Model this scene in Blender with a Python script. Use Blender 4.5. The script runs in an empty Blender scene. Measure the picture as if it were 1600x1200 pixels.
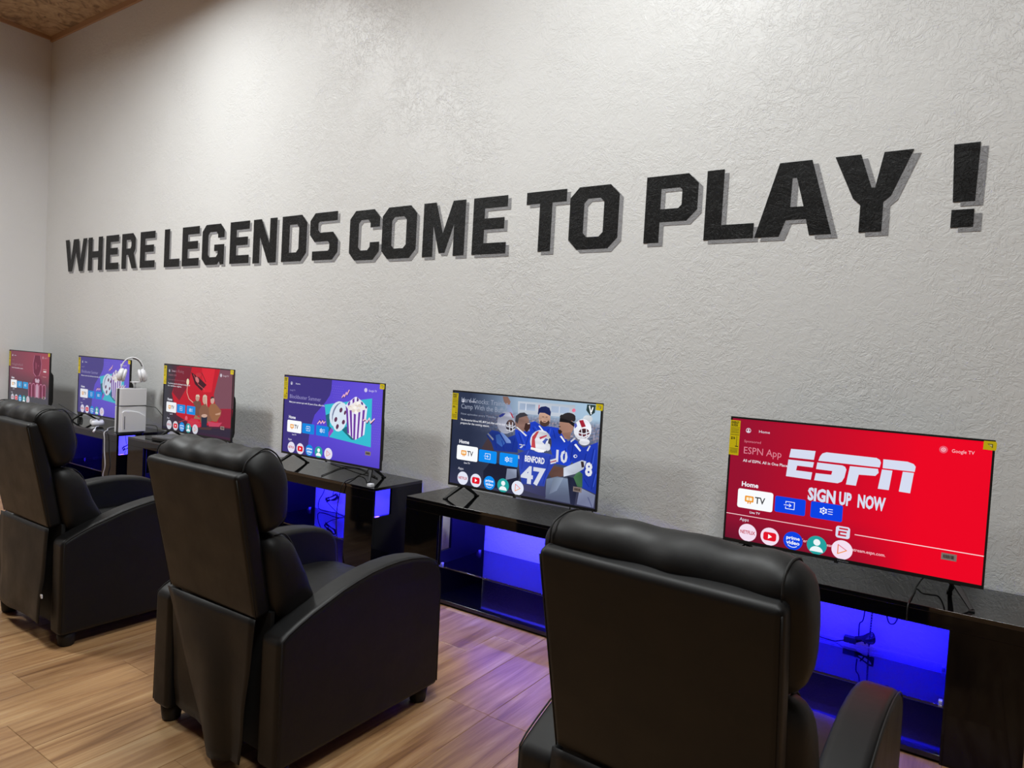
import bpy, bmesh, math, random
from mathutils import Vector, Matrix, noise
random.seed(7)
SC = bpy.context.scene
COL = SC.collection

# ------------------------------------------------------------------ camera
def make_camera():
    cam = bpy.data.cameras.new('camera'); o = bpy.data.objects.new('camera', cam); COL.objects.link(o)
    yaw, pitch, roll = math.radians(-33.843), math.radians(-2.124), math.radians(3.185)
    f = Vector((math.sin(yaw)*math.cos(pitch), math.cos(yaw)*math.cos(pitch), math.sin(pitch)))
    r = Vector((math.cos(yaw), -math.sin(yaw), 0)); u = r.cross(f)
    r2 = math.cos(roll)*r + math.sin(roll)*u
    u2 = -math.sin(roll)*r + math.cos(roll)*u
    m = Matrix((r2, u2, -f)).transposed().to_4x4()
    m.translation = Vector((0, -3.161, 1.300))
    o.matrix_world = m
    cam.sensor_width = 36; cam.lens = 24.013; cam.clip_start = .05
    SC.camera = o
make_camera()
SC.view_settings.view_transform = 'Standard'
SC.view_settings.look = 'None'
SC.view_settings.exposure = 0.0
SC.view_settings.gamma = 1.0
SC.view_settings.use_curve_mapping = False

def lin(c):
    c = c/255.0
    return c/12.92 if c <= .04045 else ((c+.055)/1.055)**2.4
def rgb(r, g, b): return (lin(r), lin(g), lin(b), 1)

W = bpy.data.worlds.new('world'); SC.world = W; W.use_nodes = True
W.node_tree.nodes['Background'].inputs[0].default_value = (.5, .52, .55, 1)
W.node_tree.nodes['Background'].inputs[1].default_value = .05

def area(name, loc, size, power, color, direction=(0, 0, -1), sy=None, spread=None):
    l = bpy.data.lights.new(name, 'AREA'); l.energy = power; l.color = color
    l.shape = 'RECTANGLE'; l.size = size; l.size_y = sy or size
    if spread: l.spread = math.radians(spread)
    o = bpy.data.objects.new(name, l); COL.objects.link(o); o.location = loc
    o.rotation_euler = Vector(direction).to_track_quat('-Z', 'Y').to_euler()
    return o
# ceiling panel lights of the room (all above the frame or behind the camera)
CEIL_LIGHTS = [(-4.75, -1.15, .6, 36, 156), (-5.4, -2.9, .6, 132, 170), (-1.5, -1.6, .7, 72, 176), (.2, -3.0, .6, 60, 165)]
for x, y, s, p, sp in CEIL_LIGHTS:
    area('ceiling_lamp', (x, y, 4.22), s, p, (.955, .99, .985), spread=sp)

# ------------------------------------------------------------------ helpers
def link(o, parent=None):
    COL.objects.link(o)
    if parent: o.parent = parent
    return o
def obj(name, me, mat=None, parent=None, smooth=False):
    o = bpy.data.objects.new(name, me)
    if mat:
        for m in (mat if isinstance(mat, (list, tuple)) else [mat]): me.materials.append(m)
    if smooth:
        for p in me.polygons: p.use_smooth = True
    return link(o, parent)
def from_bm(name, bm, mat=None, parent=None, smooth=False):
    me = bpy.data.meshes.new(name); bm.normal_update(); bm.to_mesh(me); bm.free()
    return obj(name, me, mat, parent, smooth)
def thing(name, label, cat, loc=(0, 0, 0), rz=0, group=None):
    o = bpy.data.objects.new(name, None); COL.objects.link(o); o.empty_display_size = .1
    o.location = loc; o.rotation_euler = (0, 0, rz); tag(o, label, cat, group); return o
def tag(o, label, cat, group=None):
    o['label'] = label; o['category'] = cat
    if group: o['group'] = group
    return o
def structure(o, label=None):
    o['kind'] = 'structure'
    if label: o['label'] = label
    return o
def bevel(o, w, seg=2, angle=35):
    m = o.modifiers.new('bevel', 'BEVEL'); m.width = w; m.segments = seg; m.limit_method = 'ANGLE'; m.angle_limit = math.radians(angle)
    for p in o.data.polygons: p.use_smooth = True
    n = o.modifiers.new('wn', 'WEIGHTED_NORMAL'); n.keep_sharp = True
    return o
def subsurf(o, lv=1):
    m = o.modifiers.new('sub', 'SUBSURF'); m.levels = lv; m.render_levels = lv; return o
def add_box(bm, x0, x1, y0, y1, z0, z1):
    v = [bm.verts.new(p) for p in [(x0,y0,z0),(x1,y0,z0),(x1,y1,z0),(x0,y1,z0),(x0,y0,z1),(x1,y0,z1),(x1,y1,z1),(x0,y1,z1)]]
    for f in [(0,3,2,1),(4,5,6,7),(0,1,5,4),(1,2,6,5),(2,3,7,6),(3,0,4,7)]: bm.faces.new([v[i] for i in f])
def box(name, x0, x1, y0, y1, z0, z1, mat, parent=None, bv=0, seg=2):
    bm = bmesh.new(); add_box(bm, x0, x1, y0, y1, z0, z1)
    o = from_bm(name, bm, mat, parent)
    if bv: bevel(o, bv, seg)
    return o
def add_prism(bm, pts, fn, a, b):
    """closed 2D outline pts extruded between parameters a and b; fn(p, t) -> 3D"""
    A = [bm.verts.new(fn(p, a)) for p in pts]; B = [bm.verts.new(fn(p, b)) for p in pts]
    n = len(pts)
    bm.faces.new(A[::-1]); bm.faces.new(B)
    for i in range(n): bm.faces.new([A[i], A[(i+1) % n], B[(i+1) % n], B[i]])
    bmesh.ops.recalc_face_normals(bm, faces=bm.faces)
def catmull(P, n=6):
    P = [Vector(p) for p in P]
    if len(P) < 3: return P
    Q = [2*P[0]-P[1]]+P+[2*P[-1]-P[-2]]; out = []
    for i in range(1, len(Q)-2):
        a, b, c, d = Q[i-1:i+3]
        for k in range(n):
            t = k/n
            out.append(.5*((2*b)+(c-a)*t+(2*a-5*b+4*c-d)*t*t+(3*b-a-3*c+d)*t**3))
    out.append(P[-1]); return out
def add_tube(bm, P, r, sides=6, smooth=6, radii=None):
    Q = catmull(P, smooth) if smooth else [Vector(p) for p in P]
    rings = []; up = Vector((0, 0, 1)); prev = None
    for i, q in enumerate(Q):
        t = (Q[min(i+1, len(Q)-1)]-Q[max(i-1, 0)]).normalized()
        if prev is None:
            s = t.cross(up)
            if s.length < 1e-3: s = t.cross(Vector((1, 0, 0)))
        else: s = prev-t*prev.dot(t)
        s.normalize(); prev = s; n = s.cross(t)
        rr = r if radii is None else radii(i/(len(Q)-1))
        rings.append([bm.verts.new(q+rr*(math.cos(2*math.pi*k/sides)*s+math.sin(2*math.pi*k/sides)*n)) for k in range(sides)])
    for A, B in zip(rings, rings[1:]):
        for k in range(sides): bm.faces.new([A[k], A[(k+1) % sides], B[(k+1) % sides], B[k]])
    bm.faces.new(rings[0][::-1]); bm.faces.new(rings[-1])
def tube(name, P, r, mat, parent=None, sides=6, smooth=6, radii=None):
    bm = bmesh.new(); add_tube(bm, P, r, sides, smooth, radii)
    bmesh.ops.recalc_face_normals(bm, faces=bm.faces)
    return from_bm(name, bm, mat, parent, True)
def add_lathe(bm, prof, seg=20, m=Matrix.Identity(4)):
    rings = []
    for r, z in prof: rings.append([bm.verts.new(m @ Vector((r*math.cos(2*math.pi*k/seg), r*math.sin(2*math.pi*k/seg), z))) for k in range(seg)])
    for A, B in zip(rings, rings[1:]):
        for k in range(seg): bm.faces.new([A[k], A[(k+1) % seg], B[(k+1) % seg], B[k]])
    bm.faces.new(rings[0][::-1]); bm.faces.new(rings[-1])
    bmesh.ops.recalc_face_normals(bm, faces=bm.faces)

# ------------------------------------------------------------------ materials
class NT:
    def __init__(s, name):
        s.m = bpy.data.materials.new(name); s.m.use_nodes = True; s.t = s.m.node_tree; s.b = s.t.nodes['Principled BSDF']
    def n(s, typ, inputs=None, **kw):
        d = s.t.nodes.new(typ)
        for k, v in kw.items(): setattr(d, k, v)
        for k, v in (inputs or {}).items():
            if hasattr(v, 'is_output') or isinstance(v, bpy.types.NodeSocket): s.t.links.new(v, d.inputs[k])
            else: d.inputs[k].default_value = v
        return d
    def set(s, **kw):
        for k, v in kw.items():
            k = k.replace('_', ' ')
            if isinstance(v, bpy.types.NodeSocket): s.t.links.new(v, s.b.inputs[k])
            else: s.b.inputs[k].default_value = v
    def ramp(s, fac, stops):
        d = s.n('ShaderNodeValToRGB', {0: fac}); e = d.color_ramp.elements
        while len(e) < len(stops): e.new(.5)
        for q, (p, c) in zip(e, stops): q.position = p; q.color = c if len(c) == 4 else (*c, 1)
        return d.outputs[0]
    def bump(s, h, strength=1, dist=.01, normal=None):
        i = {'Height': h, 'Strength': strength, 'Distance': dist}
        if normal: i['Normal'] = normal
        return s.n('ShaderNodeBump', i).outputs[0]
    def math(s, op, a, b=0.0, c=None):
        i = {0: a, 1: b}
        if c is not None: i[2] = c
        return s.n('ShaderNodeMath', i, operation=op).outputs[0]
def simple(name, col, rough=.5, metal=0, spec=.5, coat=0):
    t = NT(name); t.set(Base_Color=col, Roughness=rough, Metallic=metal)
    t.b.inputs['Specular IOR Level'].default_value = spec
    if coat: t.b.inputs['Coat Weight'].default_value = coat
    return t.m
def g(v): return (v, v, v, 1)
def plaster_height(t, amount):
    """skip-trowel relief: torn ridges in patches over a gently wavy coat"""
    pos = t.n('ShaderNodeNewGeometry').outputs['Position']
    w1 = t.n('ShaderNodeTexNoise', {'Vector': pos, 'Scale': 6.0, 'Detail': 2.0})
    warp = t.n('ShaderNodeMixRGB', {0: .12, 1: pos, 2: w1.outputs['Color']}, blend_type='ADD').outputs[0]
    a = t.n('ShaderNodeTexNoise', {'Vector': warp, 'Scale': 17.0, 'Detail': 7.0, 'Roughness': .62, 'Distortion': .5}).outputs[0]
    plate = t.ramp(a, [(.45, g(0)), (.48, g(.30)), (.53, g(.36)), (.56, g(.62))])
    patch = t.n('ShaderNodeTexNoise', {'Vector': pos, 'Scale': 1.7, 'Detail': 3.0, 'Roughness': .6}).outputs[0]
    mask = t.ramp(patch, [(.40, g(.34)), (.64, g(1))])
    h = t.math('MULTIPLY', plate, mask)
    b = t.n('ShaderNodeTexNoise', {'Vector': warp, 'Scale': 44.0, 'Detail': 4.0, 'Roughness': .55, 'Distortion': 1.2}).outputs[0]
    fine = t.ramp(b, [(.475, g(0)), (.535, g(1))])
    h2 = t.math('MULTIPLY', fine, mask)
    wav = t.n('ShaderNodeTexNoise', {'Vector': pos, 'Scale': 3.0, 'Detail': 1.0}).outputs[0]
    h = t.math('MULTIPLY_ADD', h2, .62, h)
    h = t.math('MULTIPLY_ADD', wav, .4, h)
    return t.bump(h, amount, .0026)
def wall_mat(name, col, amount, rough=.33):
    t = NT(name); t.set(Base_Color=col, Roughness=rough, Normal=plaster_height(t, amount)); return t.m
M_WALL = wall_mat('textured_plaster_paint', rgb(222, 222, 221), .58, .40)
M_WALL2 = wall_mat('smooth_plaster_paint', rgb(222, 221, 221), .35, .45)
M_LETTER = wall_mat('black_wall_paint', rgb(14, 14, 15), .9, .45)
M_LETTER.node_tree.nodes['Principled BSDF'].inputs['Specular IOR Level'].default_value = .28
M_SHADE = wall_mat('grey_wall_paint', rgb(143, 143, 146), .9, .42)

def wood_floor():
    t = NT('oak_plank')
    inf = t.n('ShaderNodeObjectInfo'); tc = t.n('ShaderNodeTexCoord')
    off = t.n('ShaderNodeVectorMath', {0: (37, 91, 13), 'Scale': inf.outputs['Random']}, operation='SCALE').outputs[0]
    v = t.n('ShaderNodeVectorMath', {0: tc.outputs['Object'], 1: off}, operation='ADD').outputs[0]
    st = t.n('ShaderNodeMapping', {'Vector': v, 'Scale': (6.0, .46, 1)}).outputs[0]
    n1 = t.n('ShaderNodeTexNoise', {'Vector': st, 'Scale': 2.2, 'Detail': 6.0, 'Roughness': .6, 'Distortion': 1.5}).outputs[0]
    st2 = t.n('ShaderNodeMapping', {'Vector': v, 'Scale': (60, 1.6, 1)}).outputs[0]
    n2 = t.n('ShaderNodeTexNoise', {'Vector': st2, 'Scale': 3.0, 'Detail': 4.0, 'Roughness': .6}).outputs[0]
    c1 = t.ramp(n1, [(.28, rgb(120, 85, 54)), (.42, rgb(152, 114, 77)), (.56, rgb(174, 137, 96)), (.74, rgb(196, 165, 123))])
    c2 = t.ramp(n2, [(.30, g(.86)), (.70, g(1.04))])
    c = t.n('ShaderNodeMixRGB', {0: 1.0, 1: c1, 2: c2}, blend_type='MULTIPLY').outputs[0]
    tint = t.ramp(inf.outputs['Random'], [(0, (.86, .84, .82)), (.5, (1, .98, .95)), (1, (.93, .92, .93))])
    c = t.n('ShaderNodeMixRGB', {0: 1.0, 1: c, 2: tint}, blend_type='MULTIPLY').outputs[0]
    rough = t.ramp(n2, [(.3, g(.42)), (.7, g(.32))])
    t.set(Base_Color=c, Roughness=rough, Normal=t.bump(n2, .25, .001))
    return t.m
M_FLOOR = wood_floor()
def osb():
    t = NT('strand_board'); pos = t.n('ShaderNodeNewGeometry').outputs['Position']
    a = t.n('ShaderNodeTexVoronoi', {'Vector': t.n('ShaderNodeMapping', {'Vector': pos, 'Scale': (9, 16, 1), 'Rotation': (0, 0, .5)}).outputs[0], 'Scale': 1.3, 'Randomness': 1.0})
    b = t.n('ShaderNodeTexNoise', {'Vector': pos, 'Scale': 7.0, 'Detail': 6.0, 'Distortion': 2.0}).outputs[0]
    c = t.ramp(b, [(.36, rgb(120, 92, 64)), (.45, rgb(172, 138, 100)), (.62, rgb(196, 164, 124))])
    d = t.n('ShaderNodeMixRGB', {0: .25, 1: c, 2: t.ramp(t.n('ShaderNodeSeparateColor', {0: a.outputs['Color']}).outputs[0], [(0, rgb(158, 124, 88)), (1, rgb(208, 176, 136))])}).outputs[0]
    knots = t.n('ShaderNodeTexNoise', {'Vector': t.n('ShaderNodeMapping', {'Vector': pos, 'Scale': (9, 14, 1)}).outputs[0], 'Scale': 1.0, 'Detail': 2.0}).outputs[0]
    k = t.ramp(knots, [(.22, g(.35)), (.27, g(1))])
    d = t.n('ShaderNodeMixRGB', {0: 1.0, 1: d, 2: k}, blend_type='MULTIPLY').outputs[0]
    t.set(Base_Color=d, Roughness=.7, Normal=t.bump(b, .4, .003)); return t.m
M_OSB = osb()
M_TRIM = simple('pine_trim', rgb(184, 144, 108), .6)
def leather():
    t = NT('black_leatherette'); pos = t.n('ShaderNodeTexCoord').outputs['Object']
    v = t.n('ShaderNodeTexVoronoi', {'Vector': pos, 'Scale': 420.0}, feature='DISTANCE_TO_EDGE').outputs[0]
    w = t.n('ShaderNodeTexNoise', {'Vector': pos, 'Scale': 9.0, 'Detail': 3.0}).outputs[0]
    nb = t.bump(w, .25, .008); nb = t.bump(v, .12, .0006, nb)
    t.set(Base_Color=rgb(13, 13, 14), Roughness=t.ramp(w, [(.3, g(.46)), (.7, g(.56))]), Normal=nb); t.b.inputs['Specular IOR Level'].default_value = .36; return t.m
M_LEATHER = leather()
M_SEAM = simple('black_stitching', rgb(12, 12, 12), .7)
M_PLASTIC = simple('black_plastic', rgb(18, 18, 19), .45)
M_FOOTPL = simple('matt_black_plastic', rgb(10, 10, 10), .6)
M_GLOSS = simple('black_gloss_lacquer', rgb(9, 9, 10), .045)
M_GLOSS.node_tree.nodes['Principled BSDF'].inputs['IOR'].default_value = 1.68
M_GLOSS_SIDE = simple('black_lacquer_sides', rgb(6, 6, 7), .06, 0, .3)
M_SATIN = simple('black_satin_board', rgb(5, 5, 6), .5, 0, .15)
M_CABLE = simple('black_cable', rgb(10, 10, 12), .5)
M_WCABLE = simple('white_cable', rgb(190, 190, 196), .45)
M_WHITE = simple('white_plastic', rgb(226, 227, 232), .35)
M_GREYPL = simple('grey_plastic', rgb(96, 97, 102), .45)
M_CHROME = simple('clear_clip', rgb(200, 200, 210), .15, .6)
def smoked_glass():
    t = NT('smoked_glass')
    out = t.t.nodes['Material Output']
    tr = t.n('ShaderNodeBsdfTransparent', {0: (.86, .86, .9, 1)}); gl = t.n('ShaderNodeBsdfGlossy', {0: (.85, .85, .9, 1), 'Roughness': .03})
    fr = t.n('ShaderNodeFresnel', {0: 1.85}).outputs[0]
    mx = t.n('ShaderNodeMixShader', {0: fr, 1: tr.outputs[0], 2: gl.outputs[0]})
    t.t.links.new(mx.outputs[0], out.inputs[0]); return t.m
M_GLASS = smoked_glass()
def emit(name, col, k=1.0):
    t = NT(name); t.set(Base_Color=(0, 0, 0, 1), Emission_Color=col, Emission_Strength=k); return t.m
M_LED = emit('blue_led_strip', (.05, .08, 1, 1), 6)
def attr_mat(name, emission):
    t = NT(name); a = t.n('ShaderNodeAttribute', attribute_name='Col').outputs[0]
    if emission: t.set(Base_Color=(.0, .0, .0, 1), Roughness=.5, Emission_Color=a, Emission_Strength=1.0); t.b.inputs['Specular IOR Level'].default_value = .15
    else: t.set(Base_Color=a, Roughness=.5)
    return t.m
M_SCREEN = attr_mat('lit_display', True)
M_PRINT = attr_mat('printed_sticker', False)

# ------------------------------------------------------------------ flat graphics (millimetres, drawn on a face that looks towards -y)
_glyph = {}
def glyphs(text, bold):
    k = (text, bold)
    if k not in _glyph:
        cu = bpy.data.curves.new('t', 'FONT'); cu.body = text; cu.size = 1; cu.resolution_u = 2
        if bold: cu.offset = .018*bold
        o = bpy.data.objects.new('t', cu)
        me = bpy.data.meshes.new_from_object(o)
        V = [(v.co.x, v.co.y) for v in me.vertices]; F = [tuple(p.vertices) for p in me.polygons]
        bpy.data.objects.remove(o); bpy.data.meshes.remove(me); bpy.data.curves.remove(cu)
        x0 = min(v[0] for v in V); x1 = max(v[0] for v in V)
        _glyph[k] = ([((x-x0)/(x1-x0), y/.70) for x, y in V], F)
    return _glyph[k]
def ear_ok(P): return abs(sum(P[i][0]*P[(i+1) % len(P)][1]-P[(i+1) % len(P)][0]*P[i][1] for i in range(len(P)))) > 1
class Pic:
    def __init__(s, tone=None):
        s.v = []; s.f = []; s.c = []; s.z = 0; s.tone = tone or (lambda c: c)
    def up(s): s.z += 1
    def poly(s, col, P, raise_=True):
        if not ear_ok(P): return
        if raise_: s.z += 1
        b = len(s.v); s.v += [(x, y, s.z) for x, y in P]
        # fan through tessellation for concave outlines
        from mathutils.geometry import tessellate_polygon
        for t in tessellate_polygon([[Vector((x, y, 0)) for x, y in P]]):
            s.f.append(tuple(b+i for i in t)); s.c.append(s.tone(col))
    def rect(s, col, x0, y0, x1, y1): s.poly(col, [(x0, y0), (x1, y0), (x1, y1), (x0, y1)])
    def rrect(s, col, x0, y0, x1, y1, r):
        P = []
        for cx, cy, a in ((x1-r, y1-r, 0), (x0+r, y1-r, 90), (x0+r, y0+r, 180), (x1-r, y0+r, 270)):
            for k in range(5):
                t = math.radians(a+k*22.5); P.append((cx+r*math.cos(t), cy+r*math.sin(t)))
        s.poly(col, P)
    def ell(s, col, cx, cy, rx, ry=None, n=28, a0=0, a1=360):
        ry = ry or rx
        full = abs(a1-a0) >= 360
        m = n if full else n+1
        s.poly(col, [(cx+rx*math.cos(math.radians(a0+(a1-a0)*k/n)), cy+ry*math.sin(math.radians(a0+(a1-a0)*k/n))) for k in range(m)])
    def ring(s, col, cx, cy, r, w, n=24, a0=0, a1=360):
        s.z += 1; b = len(s.v)
        for k in range(n+1):
            a = math.radians(a0+(a1-a0)*k/n)
            s.v += [(cx+(r-w/2)*math.cos(a), cy+(r-w/2)*math.sin(a), s.z), (cx+(r+w/2)*math.cos(a), cy+(r+w/2)*math.sin(a), s.z)]
        for k in range(n): s.f.append((b+2*k, b+2*k+1, b+2*k+3, b+2*k+2)); s.c.append(s.tone(col))
    def line(s, col, w, P):
        s.z += 1
        for (x0, y0), (x1, y1) in zip(P, P[1:]):
            d = math.hypot(x1-x0, y1-y0) or 1; nx, ny = -(y1-y0)/d*w/2, (x1-x0)/d*w/2; ex, ey = (x1-x0)/d*w*.3, (y1-y0)/d*w*.3
            b = len(s.v); s.v += [(x0+nx-ex, y0+ny-ey, s.z), (x0-nx-ex, y0-ny-ey, s.z), (x1-nx+ex, y1-ny+ey, s.z), (x1+nx+ex, y1+ny+ey, s.z)]
            s.f.append((b, b+1, b+2, b+3)); s.c.append(s.tone(col))
    def text(s, col, txt, x, y, w, h, bold=0, slant=0):
        s.z += 1; V, F = glyphs(txt, bold); b = len(s.v)
        s.v += [(x+u*w+slant*v*h, y+v*h, s.z) for u, v in V]
        for f in F: s.f.append(tuple(b+i for i in f)); s.c.append(s.tone(col))
    def grid(s, fn, x0, y0, x1, y1, nx, ny):
        s.z += 1; b = len(s.v)
        for j in range(ny+1):
            for i in range(nx+1): s.v.append((x0+(x1-x0)*i/nx, y0+(y1-y0)*j/ny, s.z))
        for j in range(ny):
            for i in range(nx):
                a = b+j*(nx+1)+i; s.f.append((a, a+1, a+nx+2, a+nx+1))
                idx = [(i, j), (i+1, j), (i+1, j+1), (i, j+1)]
                s.c.append([s.tone(fn(x0+(x1-x0)*p/nx, y0+(y1-y0)*q/ny)) for p, q in idx])
    def build(s, name, mat, parent, y=0, step=.00003):
        me = bpy.data.meshes.new(name)
        me.from_pydata([(a/1000, y-c*step, b/1000) for a, b, c in s.v], [], s.f)
        at = me.color_attributes.new('Col', 'FLOAT_COLOR', 'CORNER')
        data = []
        for p, c in zip(me.polygons, s.c):
            for k in range(p.loop_total):
                q = c[k] if isinstance(c, list) else c
                data += [lin(q[0]), lin(q[1]), lin(q[2]), 1]
        at.data.foreach_set('color', data)
        # all faces look to the viewer
        bm = bmesh.new(); bm.from_mesh(me)
        bm.normal_update()
        bmesh.ops.reverse_faces(bm, faces=[f for f in bm.faces if f.normal.y > 0]); bm.to_mesh(me); bm.free()
        return obj(name, me, mat, parent)
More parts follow.
